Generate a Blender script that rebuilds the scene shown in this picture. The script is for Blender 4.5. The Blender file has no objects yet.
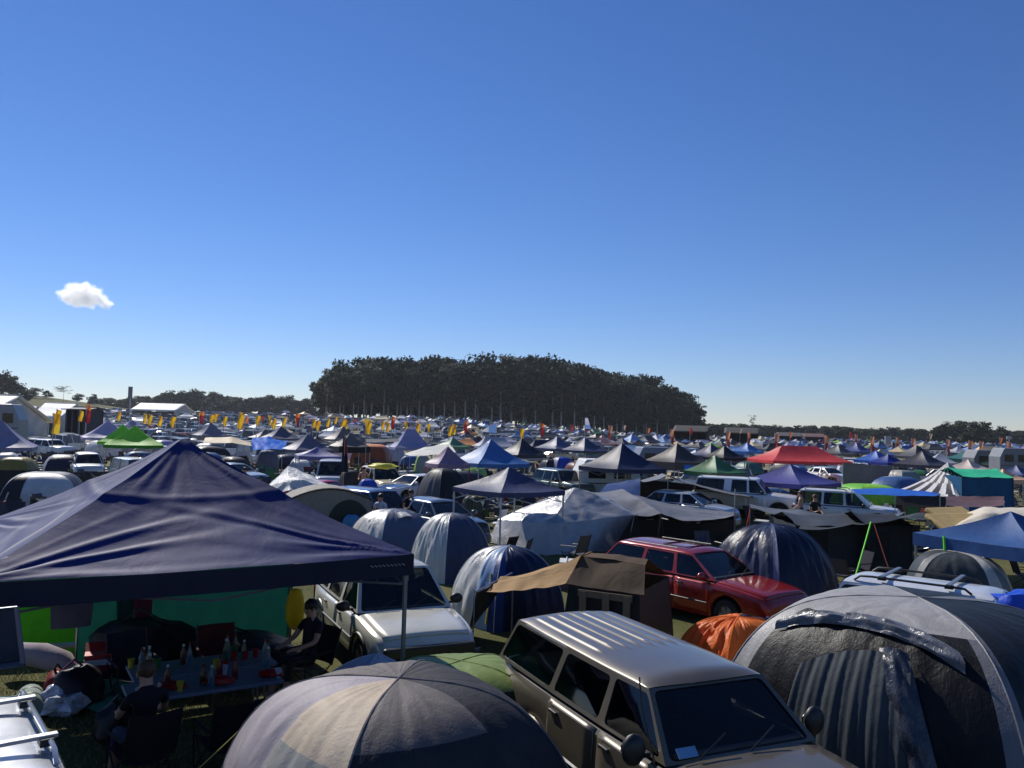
import bpy, math, random
import numpy as np
from mathutils import Vector, Matrix, noise
R = math.radians
rng = random.Random(11)
sc = bpy.context.scene
COL = sc.collection

# ------------------------------------------------------------------ camera
F, CX, CY, H = 819.0, 512.0, 384.0, 4.15
PITCH, ROLL = math.atan(42 / F), R(1.55)
fw = Vector((0, math.cos(PITCH), math.sin(PITCH)))
u0 = Vector((0, -math.sin(PITCH), math.cos(PITCH)))
r0 = Vector((1, 0, 0))
rt = r0 * math.cos(ROLL) + u0 * math.sin(ROLL)
up = u0 * math.cos(ROLL) - r0 * math.sin(ROLL)
cam = bpy.data.objects.new('camera', bpy.data.cameras.new('camera'))
COL.objects.link(cam)
m = Matrix((rt, up, -fw)).transposed().to_4x4()
m.translation = (0, 0, H)
cam.matrix_world = m
cam.data.sensor_width = 36
cam.data.angle = 2 * math.atan(512 / F)
cam.data.clip_end = 8000
sc.camera = cam
CAMP = Vector((0, 0, H))

def ray(u, v): return fw + rt * ((u - CX) / F) - up * ((v - CY) / F)
def atY(u, v, Y): d = ray(u, v); return CAMP + d * (Y / d.y)
def atZ(u, v, z): d = ray(u, v); return CAMP + d * ((z - H) / d.z)
def proj(p):
    d = Vector(p) - CAMP
    k = d.dot(fw)
    return CX + F * d.dot(rt) / k, CY - F * d.dot(up) / k
def hor(u): return 426 + (u - 512) * math.tan(ROLL)

def sm(a, b, x):
    t = min(1, max(0, (x - a) / (b - a))); return t * t * (3 - 2 * t)
def gz(x, y):
    if y < 60: return 0.0
    a = x / y
    w = 1 - sm(-.12, .22, a)
    z = w * .025 * (max(0, min(y, 330) - 95) ** 1.0) * sm(80, 190, y)
    wl = 1 - sm(-.62, -.40, a)
    z += wl * 9.0 * sm(300, 470, y)
    return z

# ------------------------------------------------------------------ materials
def lin(c): return tuple(((x / 255 + .055) / 1.055) ** 2.4 if x > 10 else x / 255 / 12.92 for x in c)
_mc = {}
def _new(name):
    mt = bpy.data.materials.new(name); mt.use_nodes = True
    nt = mt.node_tree; nt.nodes.clear()
    out = nt.nodes.new('ShaderNodeOutputMaterial')
    return mt, nt, out
def _nd(nt, t, **kw):
    n = nt.nodes.new(t)
    for k, v in kw.items():
        if k.startswith('i_'):
            n.inputs[k[2:].replace('_', ' ')].default_value = v
        else: setattr(n, k, v)
    return n
def _coords(nt, scale, rnd=True):
    tc = _nd(nt, 'ShaderNodeTexCoord')
    mp = _nd(nt, 'ShaderNodeMapping'); mp.inputs['Scale'].default_value = scale
    if rnd:
        oi = _nd(nt, 'ShaderNodeObjectInfo')
        ml = _nd(nt, 'ShaderNodeMath', operation='MULTIPLY'); ml.inputs[1].default_value = 37.0
        nt.links.new(oi.outputs['Random'], ml.inputs[0])
        ad = _nd(nt, 'ShaderNodeVectorMath', operation='ADD')
        nt.links.new(tc.outputs['Object'], ad.inputs[0]); nt.links.new(ml.outputs[0], ad.inputs[1])
        nt.links.new(ad.outputs[0], mp.inputs['Vector'])
    else: nt.links.new(tc.outputs['Object'], mp.inputs['Vector'])
    return mp
def _shade(nt, base, var, noise_out):
    mr = _nd(nt, 'ShaderNodeMapRange'); mr.inputs['From Min'].default_value = .3; mr.inputs['From Max'].default_value = .7
    mr.inputs['To Min'].default_value = 1 - var; mr.inputs['To Max'].default_value = 1 + var
    nt.links.new(noise_out, mr.inputs['Value'])
    vm = _nd(nt, 'ShaderNodeVectorMath', operation='SCALE'); vm.inputs[0].default_value = base[:3]
    nt.links.new(mr.outputs[0], vm.inputs['Scale'])
    return vm.outputs[0]
def fabric(col, rough=.5, trans=.12, bump=.35, sc_=(2.2, 2.2, 1.1), var=.12, spec=.25, metal=0.0, fine=1.0, sheen=0.0):
    key = ('f', col, rough, trans, bump, sc_, var, spec, metal, fine, sheen)
    if key in _mc: return _mc[key]
    mt, nt, out = _new('fabric')
    L = nt.links.new
    mp = _coords(nt, sc_)
    n1 = _nd(nt, 'ShaderNodeTexNoise'); n1.inputs['Scale'].default_value = 1.3; n1.inputs['Detail'].default_value = 6; n1.inputs['Distortion'].default_value = 1.4
    n2 = _nd(nt, 'ShaderNodeTexNoise'); n2.inputs['Scale'].default_value = 7; n2.inputs['Detail'].default_value = 4; n2.inputs['Distortion'].default_value = 2.2
    L(mp.outputs[0], n1.inputs['Vector']); L(mp.outputs[0], n2.inputs['Vector'])
    c = _shade(nt, lin(col), var, n1.outputs['Fac'])
    ad = _nd(nt, 'ShaderNodeMath', operation='MULTIPLY_ADD'); ad.inputs[1].default_value = .35 * fine
    L(n2.outputs['Fac'], ad.inputs[0]); L(n1.outputs['Fac'], ad.inputs[2])
    bp = _nd(nt, 'ShaderNodeBump'); bp.inputs['Strength'].default_value = bump; bp.inputs['Distance'].default_value = .032 if bump < .85 else .07
    L(ad.outputs[0], bp.inputs['Height'])
    p = _nd(nt, 'ShaderNodeBsdfPrincipled')
    p.inputs['Roughness'].default_value = rough; p.inputs['Specular IOR Level'].default_value = spec; p.inputs['Metallic'].default_value = metal
    if sheen: p.inputs['Sheen Weight'].default_value = sheen; p.inputs['Sheen Roughness'].default_value = .4
    L(c, p.inputs['Base Color']); L(bp.outputs[0], p.inputs['Normal'])
    if trans > 0:
        t = _nd(nt, 'ShaderNodeBsdfTranslucent'); L(c, t.inputs['Color'])
        mx = _nd(nt, 'ShaderNodeMixShader'); mx.inputs[0].default_value = trans
        L(p.outputs[0], mx.inputs[1]); L(t.outputs[0], mx.inputs[2]); L(mx.outputs[0], out.inputs[0])
    else: L(p.outputs[0], out.inputs[0])
    _mc[key] = mt; return mt
def solid(name, col, rough=.5, metal=0.0, var=.1, scale=6.0, spec=.5, coat=0.0, bump=0.0, alpha=None, trans=0.0):
    key = ('s', name, col, rough, metal, var, scale, spec, coat, bump, trans)
    if key in _mc: return _mc[key]
    mt, nt, out = _new(name); L = nt.links.new
    mp = _coords(nt, (scale,) * 3)
    n1 = _nd(nt, 'ShaderNodeTexNoise'); n1.inputs['Scale'].default_value = 1; n1.inputs['Detail'].default_value = 5
    L(mp.outputs[0], n1.inputs['Vector'])
    c = _shade(nt, lin(col), var, n1.outputs['Fac'])
    p = _nd(nt, 'ShaderNodeBsdfPrincipled')
    p.inputs['Roughness'].default_value = rough; p.inputs['Metallic'].default_value = metal
    p.inputs['Specular IOR Level'].default_value = spec; p.inputs['Coat Weight'].default_value = coat; p.inputs['Coat Roughness'].default_value = .08
    p.inputs['Transmission Weight'].default_value = trans
    L(c, p.inputs['Base Color'])
    mr = _nd(nt, 'ShaderNodeMapRange'); mr.inputs['To Min'].default_value = max(.02, rough - .12); mr.inputs['To Max'].default_value = min(1, rough + .12)
    L(n1.outputs['Fac'], mr.inputs['Value']); L(mr.outputs[0], p.inputs['Roughness'])
    if bump:
        bp = _nd(nt, 'ShaderNodeBump'); bp.inputs['Strength'].default_value = bump; bp.inputs['Distance'].default_value = .03
        L(n1.outputs['Fac'], bp.inputs['Height']); L(bp.outputs[0], p.inputs['Normal'])
    L(p.outputs[0], out.inputs[0]); _mc[key] = mt; return mt
def paint(col, metal=.35, rough=.32): return solid('car_paint', col, rough, metal, .07, 2.2, .5, .7)
GLASS = solid('dark_glass', (14, 17, 19), .14, 0, .3, 1.5, .5, 0)
def car_glass():
    mt, nt, out = _new('tinted_glass'); L = nt.links.new
    mp = _coords(nt, (1.5, 1.5, 1.5)); n1 = _nd(nt, 'ShaderNodeTexNoise'); n1.inputs['Scale'].default_value = 2; L(mp.outputs[0], n1.inputs['Vector'])
    fr = _nd(nt, 'ShaderNodeFresnel'); fr.inputs['IOR'].default_value = 1.55
    mr = _nd(nt, 'ShaderNodeMapRange'); mr.inputs['To Min'].default_value = .02; mr.inputs['To Max'].default_value = .10; L(n1.outputs['Fac'], mr.inputs['Value'])
    gl = _nd(nt, 'ShaderNodeBsdfGlossy'); L(mr.outputs[0], gl.inputs['Roughness'])
    tr = _nd(nt, 'ShaderNodeBsdfTransparent'); tr.inputs['Color'].default_value = (.16, .18, .175, 1)
    mx = _nd(nt, 'ShaderNodeMixShader'); L(fr.outputs[0], mx.inputs[0]); L(tr.outputs[0], mx.inputs[1]); L(gl.outputs[0], mx.inputs[2]); L(mx.outputs[0], out.inputs[0]); return mt
TINT = car_glass()
RUBBER = solid('rubber', (24, 24, 25), .75, 0, .2, 9)
PLASTIC = solid('black_plastic', (30, 30, 32), .5, 0, .15, 9)
STEEL = solid('steel', (165, 168, 172), .35, .7, .12, 8)
ALLOY = solid('alloy', (150, 152, 155), .35, .8, .12, 8)
LAMP = solid('lamp_lens', (200, 205, 205), .1, .1, .1, 8, .6, .6)
TAIL = solid('tail_lens', (120, 16, 14), .2, 0, .15, 8, .6, .5)
AMBER = solid('amber_lens', (190, 90, 20), .2, 0, .15, 8, .6, .5)
WHITEPL = solid('white_plastic', (205, 205, 200), .5, 0, .06, 5)

# ------------------------------------------------------------------ mesh builder
class MB:
    def __init__(s): s.v = []; s.f = []; s.m = []
    def add(s, vs, fs, mi=0):
        o = len(s.v); s.v += [tuple(p) for p in vs]
        s.f += [tuple(i + o for i in f) for f in fs]; s.m += [mi] * len(fs)
    def box(s, c, d, rz=0, mi=0, tilt=0):
        M = Matrix.Rotation(rz, 3, 'Z') @ Matrix.Rotation(tilt, 3, 'Y')
        vs = [Vector(c) + M @ Vector((d[0] / 2 * a, d[1] / 2 * b, d[2] / 2 * e)) for a in (-1, 1) for b in (-1, 1) for e in (-1, 1)]
        s.add(vs, [(0, 1, 3, 2), (4, 6, 7, 5), (0, 4, 5, 1), (2, 3, 7, 6), (0, 2, 6, 4), (1, 5, 7, 3)], mi)
    def path(s, pts, r, n=6, mi=0):
        pts = [Vector(p) for p in pts]; N = len(pts)
        rr = r if isinstance(r, (list, tuple)) else [r] * N
        vs = []; prev = None
        for i, p in enumerate(pts):
            d = (pts[min(i + 1, N - 1)] - pts[max(i - 1, 0)])
            d = d.normalized() if d.length > 1e-9 else Vector((0, 0, 1))
            a = prev if prev is not None else (Vector((0, 0, 1)) if abs(d.z) < .9 else Vector((1, 0, 0)))
            x = (a - d * a.dot(d)).normalized(); prev = x; y = d.cross(x)
            vs += [p + (x * math.cos(2 * math.pi * k / n) + y * math.sin(2 * math.pi * k / n)) * rr[i] for k in range(n)]
        fs = [(i * n + k, i * n + (k + 1) % n, (i + 1) * n + (k + 1) % n, (i + 1) * n + k) for i in range(N - 1) for k in range(n)]
        fs += [tuple(range(n))[::-1], tuple((N - 1) * n + k for k in range(n))]
        s.add(vs, fs, mi)
    def grid(s, fn, nu, nv, mi=0):
        vs = [fn(i / nu, j / nv) for j in range(nv + 1) for i in range(nu + 1)]
        o = len(s.v); s.v += [tuple(p) for p in vs]
        for j in range(nv):
            for i in range(nu):
                a = j * (nu + 1) + i + o
                s.f.append((a, a + 1, a + nu + 2, a + nu + 1))
                s.m.append(mi((i + .5) / nu, (j + .5) / nv) if callable(mi) else mi)
    def lathe(s, prof, n=16, c=(0, 0, 0), axis='z', mi=0):
        vs = []
        for (r, z) in prof:
            for k in range(n):
                a = 2 * math.pi * k / n
                p = (r * math.cos(a), r * math.sin(a), z)
                if axis == 'y': p = (p[0], p[2], p[1])
                vs.append((p[0] + c[0], p[1] + c[1], p[2] + c[2]))
        N = len(prof)
        fs = [(i * n + k, i * n + (k + 1) % n, (i + 1) * n + (k + 1) % n, (i + 1) * n + k) for i in range(N - 1) for k in range(n)]
        s.add(vs, fs, mi)
    def ball(s, c, r, n=10, mi=0, jit=0, seed=0):
        rx, ry, rz = r if isinstance(r, (tuple, list)) else (r, r, r)
        def fn(u, v):
            a, b = 2 * math.pi * u, math.pi * (v - .5)
            d = Vector((math.cos(a) * math.cos(b), math.sin(a) * math.cos(b), math.sin(b)))
            k = 1 + jit * noise.noise(d * 1.7 + Vector((seed, 0, 0)))
            return (c[0] + d.x * rx * k, c[1] + d.y * ry * k, c[2] + d.z * rz * k)
        s.grid(fn, n, max(4, n // 2), mi)
    def build(s, name, mats, parent=None, smooth=True, angle=40, merge=0.0, bevel=0.0):
        me = bpy.data.meshes.new(name)
        me.from_pydata(s.v, [], s.f)
        if not isinstance(mats, (list, tuple)): mats = [mats]
        for x in mats: me.materials.append(x)
        me.polygons.foreach_set('material_index', s.m)
        me.update()
        if merge:
            import bmesh
            b = bmesh.new(); b.from_mesh(me); bmesh.ops.remove_doubles(b, verts=b.verts, dist=merge)
            bmesh.ops.recalc_face_normals(b, faces=b.faces); b.to_mesh(me); b.free()
        if smooth:
            me.polygons.foreach_set('use_smooth', [True] * len(me.polygons))
            me.set_sharp_from_angle(angle=R(angle))
        o = bpy.data.objects.new(name, me); COL.objects.link(o)
        if parent: o.parent = parent
        if bevel:
            bv = o.modifiers.new('bevel', 'BEVEL'); bv.width = bevel; bv.segments = 2; bv.limit_method = 'ANGLE'; bv.angle_limit = R(35)
        return o

AUTO, PRUNE = [], []
def tag(o, label=None, cat=None, group=None, kind=None):
    if label: o['label'] = label
    if cat: o['category'] = cat
    if group: o['group'] = group
    if kind: o['kind'] = kind
    return o
def thing(name, label, cat, loc=(0, 0, 0), rz=0, group=None):
    o = bpy.data.objects.new(name, None); COL.objects.link(o)
    o.location = loc; o.rotation_euler = (0, 0, rz); o.empty_display_size = .2
    return tag(o, label, cat, group)
def copy_tree(o):
    kids = {}
    for x in bpy.data.objects: kids.setdefault(x.parent, []).append(x)
    def cp(x, par):
        c = x.copy(); COL.objects.link(c)
        if par: c.parent = par
        for k in kids.get(x, []): cp(k, c)
        return c
    return cp(o, None)
def dup(root, kids, loc, rz, label=None, group=None, scale=None):
    c = root.copy(); COL.objects.link(c); c.location = loc; c.rotation_euler = (0, 0, rz)
    if scale: c.scale = scale
    if label: c['label'] = label
    if group: c['group'] = group
    for k in kids:
        d = k.copy(); COL.objects.link(d); d.parent = c
    return c

# ------------------------------------------------------------------ gazebos
def gazebo(name, label, loc, rz, w, d, eave, peak, mat, legmat=STEEL, ridge=0.0, val=.22, res=10, sag=.1, hero=0, valmat=None, group=None, legs=True, hipsag=.10, cat='gazebo'):
    t = thing(name, label, cat, loc, rz, group)
    cs = [(-w / 2, -d / 2), (w / 2, -d / 2), (w / 2, d / 2), (-w / 2, d / 2)]
    ap = [(-ridge / 2, 0), (ridge / 2, 0), (ridge / 2, 0), (-ridge / 2, 0)]
    c = MB(); rise = peak - eave
    seed = rng.random() * 50
    for k in range(4):
        a, b = cs[k], cs[(k + 1) % 4]; e, f = ap[k], ap[(k + 1) % 4]
        if ridge and k in (1, 3): f = e
        def fn(s, q, a=a, b=b, e=e, f=f, k=k):
            x = (a[0] * (1 - s) + b[0] * s) * (1 - q) + (e[0] * (1 - s) + f[0] * s) * q
            y = (a[1] * (1 - s) + b[1] * s) * (1 - q) + (e[1] * (1 - s) + f[1] * s) * q
            hs = math.sin(math.pi * s)
            z = eave + rise * q - hipsag * rise * math.sin(math.pi * q) - sag * hs * math.sin(math.pi * q) - .03 * hs * (1 - q)
            if hero:
                z += .014 * math.exp(-((q - .60) / .06) ** 2) * math.exp(-(min(s, 1 - s) / .16) ** 2)
                z += .014 * math.exp(-((q - .56) / .025) ** 2)
                z += .02 * math.exp(-((q - .97) / .05) ** 2)
                L = w
                for (cxx, sg) in ((s, 0), (1 - s, 1)):
                    dx, dy = cxx * L * (1 - q), q * L * .62
                    ang = math.atan2(dy, dx + 1e-6); dist = math.hypot(dx, dy)
                    wob = noise.noise(Vector((dist * .8, ang * 3, seed + k * 7 + sg)))
                    z += .016 * math.sin(ang * 17 + 5 * wob + k) * math.exp(-((dist - 1.1) / 1.0) ** 2) * math.exp(-((ang - .55) / .5) ** 2)
                # gathered folds under the cross bar and around the cap
                g = noise.noise(Vector((s * 9 + seed, q * 1.5, k * 3.1)))
                z += .012 * g * math.exp(-((q - .44) / .10) ** 2) + .03 * noise.noise(Vector((s * 13, q * 3, seed + k))) * math.exp(-((q - .75) / .16) ** 2) * (1 - q) * 2
                z += .022 * noise.noise(Vector((x * .9 + seed, y * .9, 2.2))) + .006 * math.sin(q * 46 + 7 * noise.noise(Vector((s * 3, q * 2, seed)))) * math.exp(-(q / .1) ** 2)
            else:
                z += .02 * w / 3 * noise.noise(Vector((x * 1.6 + seed, y * 1.6, k))) * (1 if res > 4 else 0)
            return (x, y, z)
        n = 110 if hero else res
        c.grid(fn, n, n)
    c.build('canopy', mat, t, angle=28 if hero else 25, merge=.0005)
    v = MB()
    for k in range(4):
        a, b = cs[k], cs[(k + 1) % 4]
        def fv(s, q, a=a, b=b, k=k):
            x, y = a[0] * (1 - s) + b[0] * s, a[1] * (1 - s) + b[1] * s
            n = Vector((b[1] - a[1], a[0] - b[0])).normalized()
            o = .006 + (.02 * noise.noise(Vector((s * w * 2.4 + seed, k, q * .6))) + .008) * (q if not hero else q * 1.4) * min(1, 8 * s) * min(1, 8 * (1 - s))
            z = eave - .03 * math.sin(math.pi * s) - val * q + (.012 * noise.noise(Vector((s * w * 1.3, seed, k))) * q)
            return (x + n.x * o, y + n.y * o, z)
        v.grid(fv, 60 if hero else max(4, res), 5 if hero else 2)
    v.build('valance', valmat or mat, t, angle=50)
    if legs:
        for (x, y) in cs:
            l = MB(); k = .97
            l.box((x * k, y * k, eave / 2), (.045, .045, eave)); l.box((x * k, y * k, .012), (.13, .13, .024))
            if res > 8: l.box((x * k, y * k, eave - .32), (.06, .06, .07))
            l.build('leg', legmat, t, smooth=False)
        if res > 6:
            for k in range(4):
                a, b = Vector(cs[k]) * .97, Vector(cs[(k + 1) % 4]) * .97
                tr = MB(); P = lambda s, z: (a[0] * (1 - s) + b[0] * s, a[1] * (1 - s) + b[1] * s, z)
                zt, zb = eave - .10, eave - .40
                for (s0, s1) in ((0, .5), (.5, 1)):
                    tr.path([P(s0, zt), P(s1, zb)], .014, 4); tr.path([P(s0, zb), P(s1, zt)], .014, 4)
                tr.build('scissor_truss', legmat, t, smooth=False)
            if hero:
                for k in range(4):
                    a = Vector(cs[k]) * .97; rb = MB()
                    rb.path([(a[0], a[1], eave - .05), (a[0] * .5, a[1] * .5, eave + rise * .42), (0, 0, peak - .25)], .016, 5); rb.build('rafter', legmat, t)
    return t

# ------------------------------------------------------------------ dome tents
def dome(name, label, loc, rz, rx, ry, h, cols, n=4, bulge=.10, res=8, wr=.012, pole=None, door=None, doormat=None, band=None, power=.85, vent=None, rough=.45, group=None, trans=.15, bump=.4, fab=None, guys=0, cat='tent', sub=None):
    t = thing(name, label, cat, loc, rz, group)
    mats = [fab[i] if fab and i in fab else fabric(c, rough=rough, trans=trans, bump=bump) for i, c in enumerate(cols)]
    seed = rng.random() * 40
    cor = [(rx * math.cos(2 * math.pi * (k + .5) / n) , ry * math.sin(2 * math.pi * (k + .5) / n)) for k in range(n)]
    def surf(k, s, q, off=0.0):
        a = q * math.pi / 2
        r = math.cos(a) ** power; z = h * math.sin(a)
        c0, c1 = cor[k % n], cor[(k + 1) % n]
        x = c0[0] * (1 - s) + c1[0] * s; y = c0[1] * (1 - s) + c1[1] * s
        f = 1 + (bulge * (1 - q * .4) + .16 * q * q) * math.sin(math.pi * s)
        x, y = x * r * f, y * r * f
        nv = Vector((x, y, z * .6)); nv = nv.normalized() if nv.length > 1e-6 else Vector((0, 0, 1))
        edge = math.sin(math.pi * s) ** .5 if 0 < s < 1 else 0
        w = wr * (noise.noise(Vector((s * 9 + seed, q * 2.5, k * 5.0))) + .7 * noise.noise(Vector((s * 19 + seed, q * 5 + s * 4, k * 3.0)))) * edge * 1.3 * (1 - q) ** .6
        p = Vector((x, y, z)) + nv * (w + off)
        return p
    b = MB()
    for k in range(n):
        def mi(s, q, k=k):
            if sub: return sub(k, s, q)
            if band and q < band[0]: return band[1]
            return k % len(cols) if band is None else k % max(1, len(cols) - 1)
        b.grid(lambda s, q, k=k: surf(k, s, q), res * 2, res * 2, mi)
    b.build('fly', mats, t, angle=30, merge=.0005)
    pm = pole if pole else fabric(cols[0], rough=.5, trans=0)
    for k in range(n // 2):
        p = MB()
        pts = [surf(k, 0, q / 14, .002) for q in range(15)] + [surf(k + n // 2, 0, q / 14, .002) for q in range(13, -1, -1)]
        p.path(pts, .011 if res > 6 else .022, 5); p.build('pole_sleeve', pm, t)
    if door is not None:
        dm = doormat or fabric((28, 30, 34), trans=0)
        e = MB()
        def fd(s, q):
            a = s * 2 - 1
            top = .62 * (1 - abs(a) ** 2.6)
            return surf(door, .5 + a * .30, .02 + q * top, .012)
        e.grid(fd, 14, 10); e.build('door', dm, t, angle=60)
    if vent is not None:
        e = MB(); e.grid(lambda s, q: surf(vent, .32 + .36 * s, .66 + .16 * q, .02 + .07 * math.sin(math.pi * s) * (1 - q)), 8, 4)
        e.build('vent_hood', mats[0], t, angle=60)
    for g in range(guys):
        e = MB(); p = surf(g, 0, .45, .01); q = Vector((p.x, p.y, 0)) * 1.75; e.path([p, (q.x, q.y, 0)], .005, 4); e.build('guy_line', fabric((190, 180, 90), trans=0), t)
    return t

# ------------------------------------------------------------------ draped tarps (control grid of world points)
def drape_fn(ctrl, wr=.02, seed=0, sag=.0, fr=1.0):
    nr, nc = len(ctrl), len(ctrl[0])
    def fn(s, q):
        x = s * (nc - 1); i = min(int(x), nc - 2); fx = x - i
        y = q * (nr - 1); j = min(int(y), nr - 2); fy = y - j
        A, B = Vector(ctrl[j][i]), Vector(ctrl[j][i + 1]); C, D = Vector(ctrl[j + 1][i]), Vector(ctrl[j + 1][i + 1])
        p = (A * (1 - fx) + B * fx) * (1 - fy) + (C * (1 - fx) + D * fx) * fy
        p = p + Vector((0, 0, -sag * (math.sin(math.pi * fx) * .6 + math.sin(math.pi * fy) * .4)))
        w = wr * (noise.noise(p * 1.3 * fr + Vector((seed, 0, 0))) + .6 * noise.noise(Vector((p.x * 3 * fr, p.y * 3 * fr, p.z * .8 * fr + seed))))
        return p + Vector((w * .6, -w, w))
    return fn
def tarp(name, label, ctrl, mat, wr=.02, sag=0.0, res=10, cat='tarpaulin', poles=(), group=None, polemat=STEEL, parent=None, fr=1.0):
    base = Vector(ctrl[0][0]); base.z = 0
    nr, nc = len(ctrl), len(ctrl[0])
    loc = [[Vector(p) - base for p in row] for row in ctrl]
    b = MB(); b.grid(drape_fn(loc, wr, rng.random() * 30, sag, fr), res * (nc - 1), res * (nr - 1))
    if parent:
        o = b.build(name, mat, None, angle=35); o.location = base
        o.parent = parent; o.matrix_parent_inverse = parent_inv(parent)
        return o
    t = thing(name, label, cat, base, 0, group)
    b.build('sheet', mat, t, angle=35)
    for p in poles:
        e = MB(); p = Vector(p) - base; e.path([(p.x, p.y, 0), p], .02, 6); e.build('pole', polemat, t)
    return t
def parent_inv(p):
    return (Matrix.Translation(p.location) @ p.rotation_euler.to_matrix().to_4x4()).inverted()

# ------------------------------------------------------------------ vehicles (x forward, y left)
SPEC = {
 'wagon4wd': dict(L=5.0, W=1.86, H=1.85, belt=1.28, hood=1.27, nose=1.17, sill=.52, xw=1.08, xt=.54, xr=-2.30, xe=-2.46, ax=(1.62, -1.35), wr=.40, pil=[(1.08, .54), (.02, .0), (-1.02, -.98), (-2.46, -2.30)], tum=.19, doors=[(1.02, .06), (.0, -.98)], flare=.05),
 'suv': dict(L=4.4, W=1.80, H=1.72, belt=1.03, hood=1.04, nose=.93, sill=.42, xw=1.02, xt=.38, xr=-1.90, xe=-2.12, ax=(1.38, -1.28), wr=.36, pil=[(1.02, .38), (.02, -.02), (-.92, -.90), (-2.12, -1.90)], tum=.20, doors=[(.95, .05), (-.0, -.95)], flare=.03),
 'wagon': dict(L=4.85, W=1.80, H=1.50, belt=.95, hood=.95, nose=.78, sill=.26, xw=1.12, xt=.30, xr=-1.95, xe=-2.32, ax=(1.45, -1.38), wr=.32, pil=[(1.12, .30), (.02, -.12), (-.98, -1.0), (-2.32, -1.95)], tum=.24, doors=[(1.0, .06), (.02, -.98)], flare=.015),
 'hatch': dict(L=4.1, W=1.74, H=1.48, belt=.95, hood=.94, nose=.78, sill=.26, xw=1.0, xt=.25, xr=-1.45, xe=-1.92, ax=(1.25, -1.25), wr=.31, pil=[(1.0, .25), (-.05, -.12), (-.92, -.88), (-1.92, -1.45)], tum=.24, doors=[(.9, -.0), (-.04, -.92)], flare=.012),
 'sedan': dict(L=4.7, W=1.78, H=1.44, belt=.94, hood=.93, nose=.76, sill=.26, xw=1.0, xt=.22, xr=-1.15, xe=-1.65, ax=(1.38, -1.35), wr=.32, pil=[(1.0, .22), (-.05, -.14), (-.95, -.95), (-1.65, -1.15)], tum=.25, doors=[(.9, -.0), (-.04, -.94)], flare=.012),
 'ute': dict(L=5.2, W=1.84, H=1.78, belt=1.08, hood=1.09, nose=.98, sill=.5, xw=1.05, xt=.5, xr=-2.35, xe=-2.5, ax=(1.6, -1.45), wr=.38, pil=[(1.05, .5), (.15, .12), (-.72, -.68), (-.98, -.94), (-2.5, -2.35)], tum=.17, doors=[(1.0, .18), (.12, -.72)], flare=.04),
 'van': dict(L=4.8, W=1.76, H=1.98, belt=1.12, hood=1.1, nose=1.0, sill=.34, xw=1.75, xt=1.05, xr=-2.2, xe=-2.35, ax=(1.4, -1.35), wr=.32, pil=[(1.75, 1.05), (.75, .7), (-.7, -.7), (-2.35, -2.2)], tum=.15, doors=[(1.6, .78), (.72, -.7)], flare=.012),
}
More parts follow.
